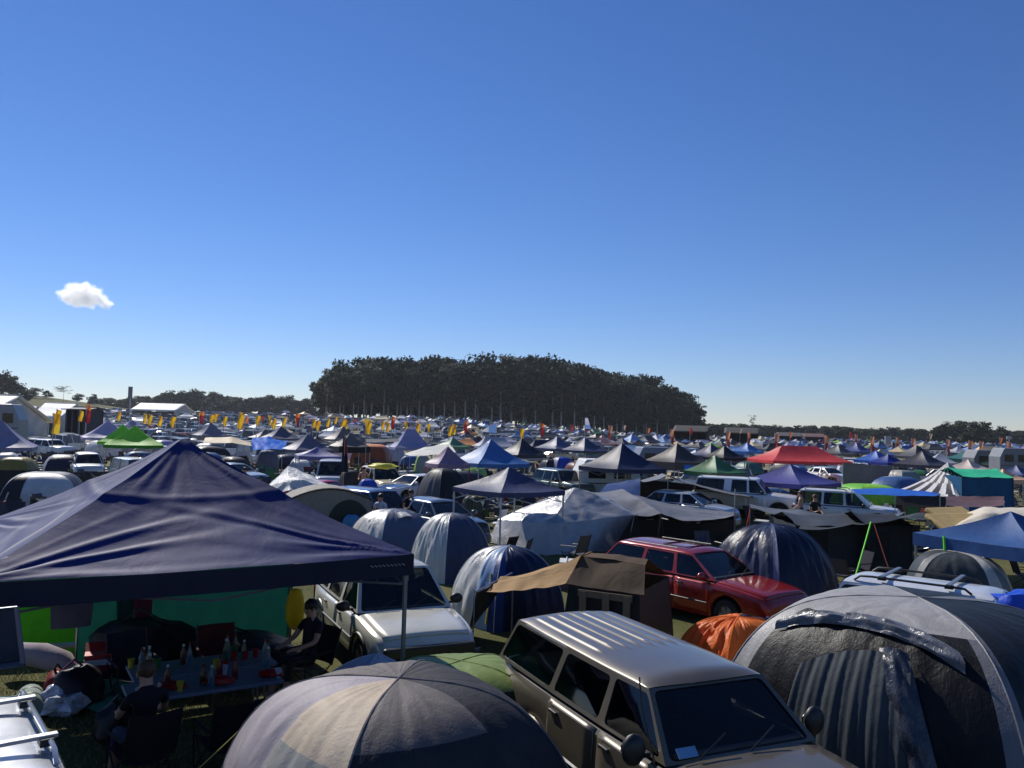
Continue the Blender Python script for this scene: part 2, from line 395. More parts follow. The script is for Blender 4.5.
def vehicle(name, label, loc, fwd, kind, pm, trim=None, rails=False, ribs=False, group=None, lod=2, plate=True, mirror=None, bar=False, cat=None, skip=(), **ov):
    S = dict(SPEC[kind]); S.update(ov)
    L, W, Hh, belt = S['L'], S['W'], S['H'], S['belt']
    trim = trim or PLASTIC
    t = thing(name, label, cat or ('car' if kind in ('hatch', 'sedan', 'wagon') else 'van' if kind == 'van' else 'ute' if kind == 'ute' else 'four-wheel drive'), loc, math.atan2(fwd[1], fwd[0]), group)
    hl = L / 2
    def zt(x):
        if x > S['xw']:
            q = (x - S['xw']) / (hl - S['xw'])
            return S['hood'] + (S['nose'] - S['hood']) * q ** 1.5 - .16 * max(0, (q - .86) / .14) ** 2
        if x < S['xe']:
            q = (S['xe'] - x) / (hl + S['xe']) if hl + S['xe'] > .01 else 0
            return belt - .03 * q - .1 * max(0, (q - .8) / .2) ** 2
        return belt
    def ww(x): return W / 2 * (1 - .14 * (abs(x) / hl) ** 7 - .015 * (abs(x) / hl) ** 2)
    ra = S['wr'] + .075
    def zb(x):
        z = S['sill'] - .06
        for a in S['ax']:
            d = abs(x - a)
            if d < ra: z = max(z, S['wr'] + math.sqrt(max(0, ra * ra - d * d)))
        return z
    prof = [(0, 0, .028), (.35, 0, .024), (.7, 0, .01), (.87, 0, -.006), (.945, 0, -.03), (.98, .0, -.075), (.995, .3, 0), (1.0, .5, 0), (.995, .72, 0), (.965, .93, 0), (.93, 1, 0)]
    def sec(x, off=0.0):
        T, B, w = zt(x), zb(x), ww(x); o = []
        for (fy, fz, dz) in prof:
            z = T + dz if fz == 0 else (T - .075) * (1 - fz) + B * fz
            o.append(Vector((x, w * fy + off * (1 if fz or fy > .9 else 0), z + (off if fz == 0 and fy < .9 else 0))))
        return o
    xs = set([-hl, -hl + .02, -hl + .08, hl - .02, hl - .07, hl, S['xw'], S['xe']])
    for i in range(25): xs.add(-hl + L * i / 24)
    for a in S['ax']:
        for i in range(13): xs.add(a + ra * math.cos(math.pi * i / 12))
    xs = sorted(x for x in xs if -hl <= x <= hl)
    xs = [x for i, x in enumerate(xs) if i == 0 or x - xs[i - 1] > .008]
    b = MB(); vs = []
    for x in xs:
        h_ = sec(x); vs += [(p.x, -p.y, p.z) for p in reversed(h_[1:])] + [tuple(p) for p in h_]
    n = 2 * len(prof) - 1
    fs = [(i * n + k, i * n + k + 1, (i + 1) * n + k + 1, (i + 1) * n + k) for i in range(len(xs) - 1) for k in range(n - 1)]
    fs += [tuple(range(n)), tuple((len(xs) - 1) * n + k for k in range(n))[::-1]]
    b.add(vs, fs)
    nf = len(fs) - 2
    for i in range(len(xs) - 1):
        if S['xe'] + .02 < (xs[i] + xs[i + 1]) / 2 < S['xw'] - .02:
            for k in range(n - 1):
                if 6 <= k <= n - 8: b.m[i * (n - 1) + k] = 1
    b.box((0, 0, S['sill'] + .12), (L * .93, W - .5, .3), mi=1)
    b.build('body', [pm, PLASTIC], t, angle=32)
    def panel(nm, x0, x1, k0, k1, side, off, mat, parent=t):
        e = MB(); xx = [x for x in xs if x0 < x < x1]; xx = [x0] + xx + [x1]
        rows = []
        for x in xx:
            q = sec(x, off); rows.append([Vector((p.x, p.y * side, p.z)) for p in q[k0:k1]])
        m_ = len(rows[0]); vv = [p for r in rows for p in r]
        ff = [(i * m_ + k, i * m_ + k + 1, (i + 1) * m_ + k + 1, (i + 1) * m_ + k) for i in range(len(xx) - 1) for k in range(m_ - 1)]
        e.add(vv, ff)
        o = e.build(nm, mat, parent, angle=32)
        so = o.modifiers.new('thick', 'SOLIDIFY'); so.thickness = .012; so.offset = 0
        return o
    # bonnet: both halves in one sheet
    e = MB(); xx = [S['xw'] + .05] + [x for x in xs if S['xw'] + .05 < x < hl - .1] + [hl - .1]
    rows = []
    for x in xx:
        q = sec(x, .006)[:4]; rows.append([Vector((p.x, -p.y, p.z)) for p in reversed(q[1:])] + q)
    m_ = len(rows[0])
    e.add([p for r in rows for p in r], [(i * m_ + k, i * m_ + k + 1, (i + 1) * m_ + k + 1, (i + 1) * m_ + k) for i in range(len(xx) - 1) for k in range(m_ - 1)])
    o = e.build('bonnet', pm, t, angle=32); so = o.modifiers.new('thick', 'SOLIDIFY'); so.thickness = .012; so.offset = 0
    for side in (1, -1):
        for (xa, xb) in S['doors']:
            dr = panel('door', xb + .012, xa - .012, 4, 10, side, .008, pm)
            hd = MB(); hx = xb + .16; hz = belt - .13
            hd.box((hx, side * (ww(hx) * .995 + .02), hz), (.17, .03, .035)); hd.build('handle', trim, dr, smooth=False, bevel=.008)
    # side rubbing strip
    if lod > 1:
        for side in (1, -1):
            e = MB(); e.path([(x, side * (ww(x) + .012), S['sill'] + .24) for x in np.linspace(-.9, .98, 12)], .022, 5); e.build('side_strip', trim, t)
    # cabin
    wb, wt = W / 2 * .945, W / 2 * .945 - S['tum']
    ztop = Hh - .085
    c = MB(); panes = []
    def framed(A, B, C, D, nm, ms=.05, mb=.035, mt=.05, dep=.018):
        A, B, C, D = map(Vector, (A, B, C, D))
        lw = ((B - A).length + (C - D).length) / 2; lh = ((D - A).length + (C - B).length) / 2
        P = lambda s, q: (A * (1 - s) + B * s) * (1 - q) + (D * (1 - s) + C * s) * q
        s0, s1, q0, q1 = ms / lw, 1 - ms / lw, mb / lh, 1 - mt / lh
        nrm = (B - A).cross(D - A).normalized()
        flip = nrm.dot((A + B + C + D) / 4 - Vector((-.6, 0, 1.2))) < 0
        if flip: nrm = -nrm
        inn = []
        rc = .10  # rounded corners
        for (cs_, cq, a0) in ((s0, q0, 180), (s1, q0, 270), (s1, q1, 0), (s0, q1, 90)):
            for j in range(4):
                an = R(a0 + 30 * j); r_ = .055
                ss = cs_ + (r_ / lw if cs_ == s0 else -r_ / lw) + math.cos(an) * r_ / lw
                qq = cq + (r_ / lh if cq == q0 else -r_ / lh) + math.sin(an) * r_ / lh
                inn.append(P(ss, qq))
        out = [A, B, C, D]
        vs = out + inn; fs = []
        for k in range(4):
            for j in range(3): fs.append((k, 4 + k * 4 + j + 1, 4 + k * 4 + j))
            k2 = (k + 1) % 4
            fs.append((k, k2, 4 + k2 * 4, 4 + k * 4 + 3))
        c.add(vs, fs)
        low = [p - nrm * dep for p in inn]
        c.add(inn + low, [(i, (i + 1) % 16, 16 + (i + 1) % 16, 16 + i) for i in range(16)], 1)
        cen = sum(low, Vector()) / 16
        pn = MB(); ring = [p + (cen - p) * -.03 + nrm * .002 for p in low]
        mid = [p + (cen - p) * .5 + nrm * .012 for p in low]
        pf = [(i, (i + 1) % 16, 16 + (i + 1) % 16, 16 + i) for i in range(16)] + [(16 + i, 16 + (i + 1) % 16, 32) for i in range(16)]
        pn.add(ring + mid + [cen + nrm * .016], [f[::-1] for f in pf] if flip else pf)
        return pn.build(nm, TINT, t, angle=50)
    pil = S['pil']; zbel = belt + .012
    def yb(i): return wb * (.965 if i in (0,) else .97 if i == len(pil) - 1 else 1)
    def yt(i): return wt * (.965 if i in (0,) else .97 if i == len(pil) - 1 else 1)
    for side in (1, -1):
        for i in range(len(pil) - 1):
            (xa, ya), (xb_, yb_) = pil[i], pil[i + 1]
            if kind == 'ute' and i == 2:
                c.add([(xa, side * yb(i), zbel), (xb_, side * yb(i + 1), zbel), (yb_, side * yt(i + 1), ztop), (ya, side * yt(i), ztop)], [(0, 1, 2, 3)]); continue
            framed((xa, side * yb(i), zbel), (xb_, side * yb(i + 1), zbel), (yb_, side * yt(i + 1), ztop), (ya, side * yt(i), ztop), 'window', ms=.05)
    ws = framed((pil[0][0], -yb(0), zbel), (pil[0][0], yb(0), zbel), (pil[0][1], yt(0), ztop), (pil[0][1], -yt(0), ztop), 'windscreen', ms=.055, mb=.03, mt=.03)
    l_ = len(pil) - 1
    framed((pil[-1][0], -yb(l_), zbel), (pil[-1][0], yb(l_), zbel), (pil[-1][1], yt(l_), ztop), (pil[-1][1], -yt(l_), ztop), 'rear_window', ms=.1, mb=.06, mt=.06)
    c.build('cabin', [pm, PLASTIC], t, angle=20)
    rf = MB(); xf, xr_ = S['xt'] + .015, S['xr'] - .015
    def froof(s, q):
        a = s * 2 - 1
        ed = min(1, (q * (xf - xr_)) / .22); ed2 = min(1, ((1 - q) * (xf - xr_)) / .22)
        k = (1 - (1 - ed) ** 2.5) * (1 - (1 - ed2) ** 2.5)
        nar = .965 + .035 * min(1, 4 * q) * min(1, 4 * (1 - q))
        y = a * (wt * nar + .012)
        z = ztop - .018 + .05 + (.055 - .012) * (1 - a * a) * k if abs(a) < .985 else ztop - .03
        z = ztop + .035 * (1 - abs(a) ** 10) * (.4 + .6 * k) + .05 * (1 - a * a) * k - .004 - (.026 if abs(a) > .99 else 0)
        x = xr_ + (xf - xr_) * q - .03 * a * a * (1 if q > .5 else -1)
        if ribs and abs(a) < .86:
            on = sm(.05, .09, q) * (1 - sm(.60, .66, q))
            ph = (a * 4.6) % 1.0
            z += .016 * on * (math.exp(-((ph - .5) / .13) ** 2))
        return (x, y, z)
    rf.grid(froof, 96 if ribs else 28, 40 if ribs else 20)
    rf.build('roof', pm, t, angle=45)
    if rails:
        for side in (1, -1):
            e = MB(); y = side * (wt - .07)
            pts = [(xf - .3 - .02, y, ztop + .04), (xf - .42, y, ztop + .115)] + [(x, y, ztop + .125) for x in np.linspace(xf - .6, xr_ + .5, 5)] + [(xr_ + .3, y, ztop + .115), (xr_ + .2, y, ztop + .04)]
            e.path(pts, .02, 6); e.build('roof_rail', rails if not isinstance(rails, bool) else PLASTIC, t)
    if bar:
        for fx in (.28, .72):
            e = MB(); x = xr_ + (xf - xr_) * fx
            e.box((x, 0, ztop + .15), (.07, wt * 2 - .02, .03)); 
            for side in (1, -1): e.box((x, side * (wt - .09), ztop + .115), (.13, .1, .06), mi=1)
            e.build('roof_bar', [ALLOY, PLASTIC], t, smooth=False, bevel=.008)
    if lod >= 1:
        sm_ = solid('seat_cloth', (62, 60, 58), .9, 0, .2, 6)
        for (x0, y0) in ((.25, .36), (.25, -.36), (-.85, .36), (-.85, -.36)):
            e = MB(); e.box((x0 - .1, y0, belt + .10), (.13, .44, .42), tilt=-.25); e.box((x0 - .19, y0, belt + .37), (.09, .25, .15), tilt=-.2); e.build('seat', sm_, t, smooth=False, bevel=.03)
        e = MB(); e.box((S['xw'] - .3, 0, belt + .03), (.5, W * .78, .08)); e.build('dashboard', PLASTIC, t, smooth=False, bevel=.03)
        e = MB(); e.path([(S['xw'] - .62 + .03 * math.sin(a), -.36 + .18 * math.cos(a), belt + .06 + .16 * math.sin(a)) for a in np.linspace(0, 6.283, 18)], .014, 5); e.build('steering_wheel', PLASTIC, t)
    # wheels
    for a in S['ax']:
        for side in (1, -1):
            y = side * (W / 2 - .12); r = S['wr']
            wl = bpy.data.objects.new('wheel', None); COL.objects.link(wl); wl.parent = t; wl.location = (a, y, r)
            ty = MB(); ty.lathe([(r * .6, -.11), (r * .92, -.115), (r, -.085), (r, .085), (r * .92, .115), (r * .6, .11)], 28, axis='y'); ty.build('tyre', RUBBER, wl)
            ri = MB(); ri.lathe([(r * .62, side * .09), (r * .56, side * .1), (r * .5, side * .05), (.001, side * .06)], 20, axis='y')
            for k in range(6):
                an = 2 * math.pi * k / 6; ri.box((math.cos(an) * r * .3, side * .075, math.sin(an) * r * .3), (r * .5, .03, .07), 0, tilt=-an)
            ri.build('rim', ALLOY, wl)
            if S['flare'] > .02:
                e = MB(); e.path([(a + (ra + .015) * math.cos(q), side * (ww(a + ra * math.cos(q)) + .0), r + (ra + .015) * math.sin(q)) for q in np.linspace(R(-8), R(188), 20)], S['flare'], 8)
                e.build('wheel_arch', pm if kind == 'wagon4wd' else trim, t)
    # front & rear
    nz = zt(hl); fb = S['sill']
    for (sg, nm) in ((1, 'front_bumper'), (-1, 'rear_bumper')):
        e = MB()
        def fbm(s, q, sg=sg):
            a = s * 2 - 1; y = a * W / 2 * .97
            x = sg * (hl + .07 - .22 * abs(a) ** 4 + .035 * math.sin(math.pi * q))
            return (x, y, fb - .1 + q * .28)
        e.grid(fbm, 20, 5); o = e.build(nm, trim if kind in ('wagon4wd', 'suv', 'ute') else pm, t); so = o.modifiers.new('thick', 'SOLIDIFY'); so.thickness = .1; so.offset = 0
    e = MB(); gz0 = nz - .2
    e.box((hl + .005, 0, gz0 - .03), (.03, W * .50, .24), mi=0)
    for k in range(4): e.box((hl + .026, 0, gz0 - .06 + k * .04), (.015, W * .45, .012), mi=1)
    e.build('grille', [PLASTIC, ALLOY], t, smooth=False)
    for side in (1, -1):
        e = MB(); e.ball((hl - .05, side * W * .355, gz0 + .01), (.07, .17, .085), 12); e.build('headlight', LAMP, t)
        e = MB(); e.box((-hl + .005, side * W * .41, belt - .28), (.06, .13, .34)); e.build('tail_light', TAIL, t, smooth=False, bevel=.015)
        mm = mirror or (trim if kind in ('wagon4wd', 'suv', 'ute') else pm)
        e = MB(); x = S['xw'] - .22
        e.ball((x, side * (W / 2 + .10), belt + .1), (.07, .12, .09 if kind != 'wagon4wd' else .14), 12); e.box((x - .01, side * (W / 2 + .0), belt + .04), (.05, .14, .04))
        mo = e.build('mirror', mm, t)
        e = MB(); e.ball((x - .06, side * (W / 2 + .10), belt + .1), (.015, .10, .075), 10); e.build('mirror_glass', GLASS, mo)
        e = MB(); x0 = S['xw'] + .05
        e.path([(x0, side * .28 - .25, belt + .045), (x0 - .12, side * .28 + .12, belt + .16 + .02)], .012, 4); e.build('wiper', PLASTIC, t)
    if plate:
        for sg in (1, -1):
            e = MB(); e.box((sg * (hl + .125), 0, fb + .03), (.012, .37, .12)); e.build('number_plate', WHITEPL, t, smooth=False)
    return t

# ------------------------------------------------------------------ world, sun
SUN_EL, SUN_AZ = R(40), R(-35)      # azimuth from +Y, negative = left of the view
w = bpy.data.worlds.new('World'); sc.world = w; w.use_nodes = True
nt = w.node_tree; nt.nodes.clear()
sky = nt.nodes.new('ShaderNodeTexSky'); sky.sky_type = 'NISHITA'; sky.sun_disc = False
sky.sun_elevation = SUN_EL; sky.sun_rotation = SUN_AZ
sky.air_density = 1.0; sky.dust_density = 0.0; sky.ozone_density = 4.0; sky.altitude = 300
bg = nt.nodes.new('ShaderNodeBackground'); bg.inputs['Strength'].default_value = .084
wo = nt.nodes.new('ShaderNodeOutputWorld')
hs = nt.nodes.new('ShaderNodeHueSaturation'); hs.inputs['Saturation'].default_value = 1.12; hs.inputs['Hue'].default_value = .501
wb = nt.nodes.new('ShaderNodeVectorMath'); wb.operation = 'MULTIPLY'; wb.inputs[1].default_value = (.92, .95, 1.18)
nt.links.new(sky.outputs[0], wb.inputs[0]); nt.links.new(wb.outputs[0], hs.inputs['Color']); nt.links.new(hs.outputs[0], bg.inputs[0]); nt.links.new(bg.outputs[0], wo.inputs[0])
sd = Vector((math.sin(SUN_AZ) * math.cos(SUN_EL), math.cos(SUN_AZ) * math.cos(SUN_EL), math.sin(SUN_EL)))
su = bpy.data.lights.new('sun', 'SUN'); su.energy = 4.8; su.angle = R(.53); su.color = (1, .95, .87)
so_ = bpy.data.objects.new('sun', su); COL.objects.link(so_); so_.rotation_euler = sd.to_track_quat('Z', 'Y').to_euler(); so_.location = (0, 0, 60)
vs_ = sc.view_settings
vs_.view_transform = 'Standard'; vs_.look = 'None'; vs_.exposure = 0; vs_.gamma = 1; vs_.use_curve_mapping = False

# ------------------------------------------------------------------ ground
def ground_mat():
    mt, nt, out = _new('ground_grass'); L = nt.links.new
    tc = _nd(nt, 'ShaderNodeTexCoord')
    a = _nd(nt, 'ShaderNodeTexNoise'); a.inputs['Scale'].default_value = .35; a.inputs['Detail'].default_value = 8
    b = _nd(nt, 'ShaderNodeTexNoise'); b.inputs['Scale'].default_value = 14; b.inputs['Detail'].default_value = 6
    L(tc.outputs['Object'], a.inputs['Vector']); L(tc.outputs['Object'], b.inputs['Vector'])
    cr = _nd(nt, 'ShaderNodeValToRGB'); cr.color_ramp.elements[0].position = .35; cr.color_ramp.elements[1].position = .68
    cr.color_ramp.elements[0].color = (.045, .06, .016, 1); cr.color_ramp.elements[1].color = (.17, .145, .06, 1)
    ad = _nd(nt, 'ShaderNodeMath', operation='MULTIPLY_ADD'); ad.inputs[1].default_value = .5
    mu = _nd(nt, 'ShaderNodeMath', operation='MULTIPLY'); mu.inputs[1].default_value = .5
    L(b.outputs['Fac'], ad.inputs[0]); L(a.outputs['Fac'], mu.inputs[0]); L(mu.outputs[0], ad.inputs[2]); L(ad.outputs[0], cr.inputs[0])
    p = _nd(nt, 'ShaderNodeBsdfPrincipled'); p.inputs['Roughness'].default_value = .95; p.inputs['Specular IOR Level'].default_value = .1
    bp = _nd(nt, 'ShaderNodeBump'); bp.inputs['Strength'].default_value = .6; bp.inputs['Distance'].default_value = .06
    L(b.outputs['Fac'], bp.inputs['Height']); L(bp.outputs[0], p.inputs['Normal'])
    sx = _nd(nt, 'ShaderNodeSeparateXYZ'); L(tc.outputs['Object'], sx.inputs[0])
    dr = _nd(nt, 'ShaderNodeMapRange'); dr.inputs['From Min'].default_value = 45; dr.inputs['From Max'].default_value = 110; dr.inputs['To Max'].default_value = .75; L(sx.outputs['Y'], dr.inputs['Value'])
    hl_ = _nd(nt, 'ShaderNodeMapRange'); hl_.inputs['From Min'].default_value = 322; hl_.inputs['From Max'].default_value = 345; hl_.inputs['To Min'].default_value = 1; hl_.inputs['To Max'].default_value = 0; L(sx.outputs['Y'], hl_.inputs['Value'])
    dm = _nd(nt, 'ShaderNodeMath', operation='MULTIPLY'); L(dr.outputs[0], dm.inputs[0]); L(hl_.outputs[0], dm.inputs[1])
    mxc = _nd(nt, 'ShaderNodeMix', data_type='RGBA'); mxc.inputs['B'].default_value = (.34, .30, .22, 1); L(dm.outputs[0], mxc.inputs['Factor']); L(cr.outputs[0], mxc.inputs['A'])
    L(mxc.outputs['Result'], p.inputs['Base Color']); L(p.outputs[0], out.inputs[0]); return mt
g = MB()
ys = [-300, -60, -10, 20, 60, 80, 95, 110, 130, 160, 190, 220, 250, 280, 310, 330, 360, 390, 420, 450, 480, 560, 800, 1200, 2000, 4000]
def fg(s, q):
    j = q * (len(ys) - 1); i = min(int(j + 1e-6), len(ys) - 2); y = ys[i] + (ys[i + 1] - ys[i]) * (j - i)
    x = (s - .5) * 2 * (150 + max(0, y) * 1.6)
    return (x, y, gz(x, y))
g.grid(fg, 60, len(ys) - 1)
tag(g.build('ground', ground_mat()), kind='structure')

# ------------------------------------------------------------------ near grass
gr = MB()
for i in range(16000):
    x, y = rng.uniform(-8.6, -3.6), rng.uniform(8.6, 15.5)
    h_ = rng.uniform(.02, .075); a = rng.uniform(0, 6.28); wv = .006
    lx, ly = rng.uniform(-.04, .04), rng.uniform(-.04, .04)
    gr.add([(x - wv * math.cos(a), y - wv * math.sin(a), 0), (x + wv * math.cos(a), y + wv * math.sin(a), 0), (x + lx, y + ly, h_)], [(0, 1, 2)], 0 if rng.random() < .55 else 1)
tag(gr.build('grass', [solid('grass_green', (88, 98, 42), .8, 0, .3, 3), solid('grass_straw', (150, 140, 88), .8, 0, .3, 3)], smooth=False), 'short trampled green and straw grass in front of the green tent', 'grass', kind='stuff')

# ------------------------------------------------------------------ the big navy gazebo
GR = R(32); gd = Vector((math.cos(GR), math.sin(GR))); gs = Vector((-math.sin(GR), math.cos(GR)))
FRc = Vector((-1.24, 10.96)); GW = 5.0
gcen = FRc - gd * GW / 2 + gs * GW / 2
NAVYF = fabric((27, 40, 96), rough=.62, trans=.03, bump=.35, sc_=(1.1, 1.1, .8), var=.07, spec=.22, fine=.4)
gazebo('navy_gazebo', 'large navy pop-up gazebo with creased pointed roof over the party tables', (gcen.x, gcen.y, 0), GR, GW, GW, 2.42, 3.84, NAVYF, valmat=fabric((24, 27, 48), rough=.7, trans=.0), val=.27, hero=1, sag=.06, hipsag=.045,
       legmat=solid('grey_leg', (120, 122, 125), .45, .4))
def gp(a, b, z=0): p = FRc - gd * a + gs * b; return Vector((p.x, p.y, z))   # a: from the right edge leftwards, b: from the front edge back
mk = MB()
for i in range(9):
    p0 = gp(.62 - i * .055, -.03, 2.30); q0 = p0 + Vector((gd.x, gd.y, 0)) * .04
    mk.path([p0 + Vector((0, 0, .012)), q0 - Vector((0, 0, .012))], .006, 4)
gz_ob = bpy.data.objects['navy_gazebo']
mk_o = mk.build('lettering', solid('pale_print', (150, 150, 160), .7), None); mk_o.parent = gz_ob; mk_o.matrix_parent_inverse = parent_inv(gz_ob)

# teal wall along the gazebo's back edge
tw = [[gp(5 - 5 * s, 5.15, z) for s in (.30, .5, .75, 1.0)] for z in (2.15, 1.2, .15)]
tarp('teal_tarp_wall', 'teal tarpaulin wall hung behind the party tables', tw, fabric((26, 92, 80), trans=.16, rough=.7), wr=.05, poles=[gp(3.5, 5.17, 2.2), gp(.05, 5.2, 2.2)], cat='tarpaulin')
# things hung from the frame
def hung(name, label, p, wdt, hgt, mat, cat, dirv=gd, bulge=.04):
    b = MB()
    def fn(s, q):
        x = (s - .5) * wdt
        return (dirv.x * x + bulge * math.sin(s * 9 + q), dirv.y * x + bulge * math.cos(s * 7), -hgt * q)
    b.grid(fn, 12, 8); b.grid(lambda s, q: tuple(Vector(fn(s, q)) + Vector((.012, -.02, 0))), 12, 8)
    o = b.build(name, mat, None); o.location = p; return tag(o, label, cat)
hung('grey_towel', 'grey bath towel hung in front of the bright green tent', atY(71, 596, 13.2), .62, .50, fabric((96, 92, 104), rough=.9, trans=.1), 'towel')
hung('maroon_towel', 'maroon striped towel hung before the teal tarpaulin', atY(142, 596, 13.6), .28, .58, fabric((110, 40, 60), rough=.9, trans=.15), 'towel')
hung('dark_teal_cloth', 'dark green cloth hung beside the maroon towel', atY(124, 596, 13.5), .26, .5, fabric((30, 70, 66), rough=.9, trans=.15), 'cloth')
yb_ = MB(); yb_.lathe([(.005, .0), (.09, -.03), (.13, -.16), (.15, -.34), (.135, -.5), (.08, -.62), (.01, -.66)], 16)
yo = yb_.build('yellow_lantern', fabric((238, 205, 30), rough=.45, trans=.45), None); yo.location = atY(296, 588, 13.2); tag(yo, 'bright yellow bag hanging under the navy gazebo near the white car', 'hanging bag')

# green tents seen under the gazebo
GREENF = fabric((112, 190, 40), trans=.6, rough=.5)
dome('green_dome_tent', 'bright green dome tent beyond the near silver wagon', (atY(30, 620, 15.6).x, 15.6, 0), R(20), 2.3, 2.0, 1.75, [(112, 190, 40), (100, 175, 38), (120, 196, 46), (112, 190, 40)], door=None, trans=.6, res=10, wr=.02, pole=fabric((60, 110, 30)))
dome('sage_tent', 'pale sage green tent half hidden behind the grey hanging towel', (atY(98, 620, 16.2).x, 16.2, 0), R(60), 1.3, 1.3, 1.7, [(150, 190, 140), (140, 175, 130)], trans=.5, res=8)

# party tables and what stands on them
def table(name, label, a, b, ln, wd, z=.74):
    t = thing(name, label, 'table', gp(a, b), GR)
    e = MB(); e.box((0, 0, z), (ln, wd, .045)); e.build('table_top', solid('table_white', (112, 118, 130), .45), t, smooth=False, bevel=.012)
    for sx in (-1, 1):
        for sy in (-1, 1):
            l = MB(); l.path([(sx * (ln / 2 - .18), sy * (wd / 2 - .08), z - .02), (sx * (ln / 2 - .12), sy * (wd / 2 - .06), 0)], .014, 6); l.build('leg', STEEL, t)
table('folding_table', 'pale folding table nearest the front of the navy gazebo', 2.35, 1.15, 1.85, .75)
table('folding_table', 'pale folding table behind the front one, crowded with bottles', 2.2, 1.98, 1.85, .75)
btl_cols = [((90, 140, 160), 'blue'), ((170, 180, 180), 'clear'), ((60, 120, 90), 'green'), ((110, 70, 40), 'brown'), ((150, 40, 40), 'red')]
pr = random.Random(5)
for i in range(18):
    a, b = 1.4 + pr.random() * 1.6, .88 + pr.random() * 1.35
    c, nm = btl_cols[i % 5]
    k = pr.uniform(.85, 1.2)
    t = thing('bottle', None, 'bottle', gp(a, b, .763), 0, 'bottles on the party tables')
    e = MB(); e.lathe([(.0, 0), (.038, 0), (.04, .02), (.04, .17 * k), (.014, .24 * k), (.014, .28 * k), (0, .28 * k)], 12); e.build('glass', solid('bottle_' + nm, c, .1, 0, .05, 5, .7, 0, 0, None, .6), t)
    e = MB(); e.lathe([(0, .27 * k), (.017, .27 * k), (.017, .3 * k), (0, .3 * k)], 10); e.build('cap', WHITEPL if i % 2 else TAIL, t)
    AUTO.append((t, nm + ' bottle', 'standing on the party tables under the navy gazebo'))
for i in range(14):
    a, b = 1.45 + pr.random() * 1.75, .85 + pr.random() * 1.45
    c, nm = [((170, 30, 30), 'red'), ((200, 180, 50), 'yellow'), ((190, 195, 200), 'white'), ((50, 120, 60), 'green')][i % 4]
    e = MB(); e.lathe([(0, 0), (.032, 0), (.044, .115), (.047, .118), (.04, .112), (.028, .01), (0, .01)], 14)
    o = e.build('cup', solid('cup_' + nm, c, .45)); o.location = gp(a, b, .764); tag(o, None, 'cup', 'cups on the party tables'); AUTO.append((o, nm + ' cup', 'standing on the party tables under the navy gazebo'))
for i, (a, b, c, nm) in enumerate([(1.55, 1.0, (150, 24, 24), 'red'), (2.2, .98, (170, 34, 30), 'scarlet'), (2.75, 1.05, (130, 26, 26), 'dark red')]):
    e = MB(); e.ball((0, 0, .045), (.17, .11, .05), 14, jit=.5, seed=i * 3 + 1); o = e.build('snack_bag', fabric(c, trans=0, rough=.35)); o.location = gp(a, b, .766)
    tag(o, nm + ' crumpled snack bag on the front party table' + (' near its right end', ' at its middle', ' towards its left end')[i], 'snack bag')

def chair(label, a, b, rz, col):
    t = thing('camp_chair', label, 'camp chair', gp(a, b), GR + rz, 'camp chairs under the navy gazebo')
    m_ = fabric(col, rough=.8, trans=.05)
    e = MB(); e.grid(lambda s, q: ((s - .5) * .56, (q - .5) * .5, .42 - .07 * math.sin(math.pi * s) - .04 * (1 - q)), 8, 8); e.build('seat', m_, t)
    e = MB(); e.grid(lambda s, q: ((s - .5) * .56, -.25 - .16 * q - .05 * math.sin(math.pi * s), .40 + .52 * q), 8, 8); e.build('backrest', m_, t)
    for sx in (-1, 1):
        for p0, p1 in (((sx * .29, -.24, 0), (sx * .28, .26, .44)), ((sx * .29, .27, 0), (sx * .28, -.25, .44)), ((sx * .28, -.25, .4), (sx * .28, -.42, .94))):
            l = MB(); l.path([p0, p1], .011, 6); l.build('leg' if p1[2] < .9 else 'back_post', PLASTIC, t)
        l = MB(); l.path([(sx * .3, -.3, .62), (sx * .31, .26, .6)], .02, 6); l.build('armrest', m_, t)
        l = MB(); l.path([(sx * .3, .26, .6), (sx * .28, .26, .0)], .011, 6); l.build('leg', PLASTIC, t)
chair('dark camp chair in front of the party tables near the gazebo pole', 1.5, .35, 0, (40, 42, 50))
chair('charcoal camp chair in front of the party tables beside the black bag', 3.2, .2, R(10), (36, 38, 42))
chair('black camp chair with its back to the grey dome tent before the party tables', 2.3, .1, R(5), (30, 30, 36))
chair('black camp chair holding a seated person beside the white car', .55, 2.5, R(110), (26, 26, 30))
chair('dark red camp chair behind the party tables', 1.7, 3.1, R(180), (70, 24, 26))
chair('navy camp chair behind the party tables by the teal tarpaulin', 2.9, 3.2, R(190), (28, 30, 44))

def bag(name, label, p, r_, mat, cat, jit=.3, seed=0, strap=None):
    t = thing(name, label, cat, (p[0], p[1], p[2]))
    e = MB(); e.ball((0, 0, r_[2] * .95), r_, 20, jit=jit, seed=seed); e.build('bag_body', mat, t)
    e = MB(); e.path([(-r_[0] * .6, 0, r_[2] * 1.6), (-.1 * r_[0], 0, r_[2] * 2.25), (r_[0] * .6, 0, r_[2] * 1.6)], .02, 6); e.build('strap', strap or PLASTIC, t)
    return t
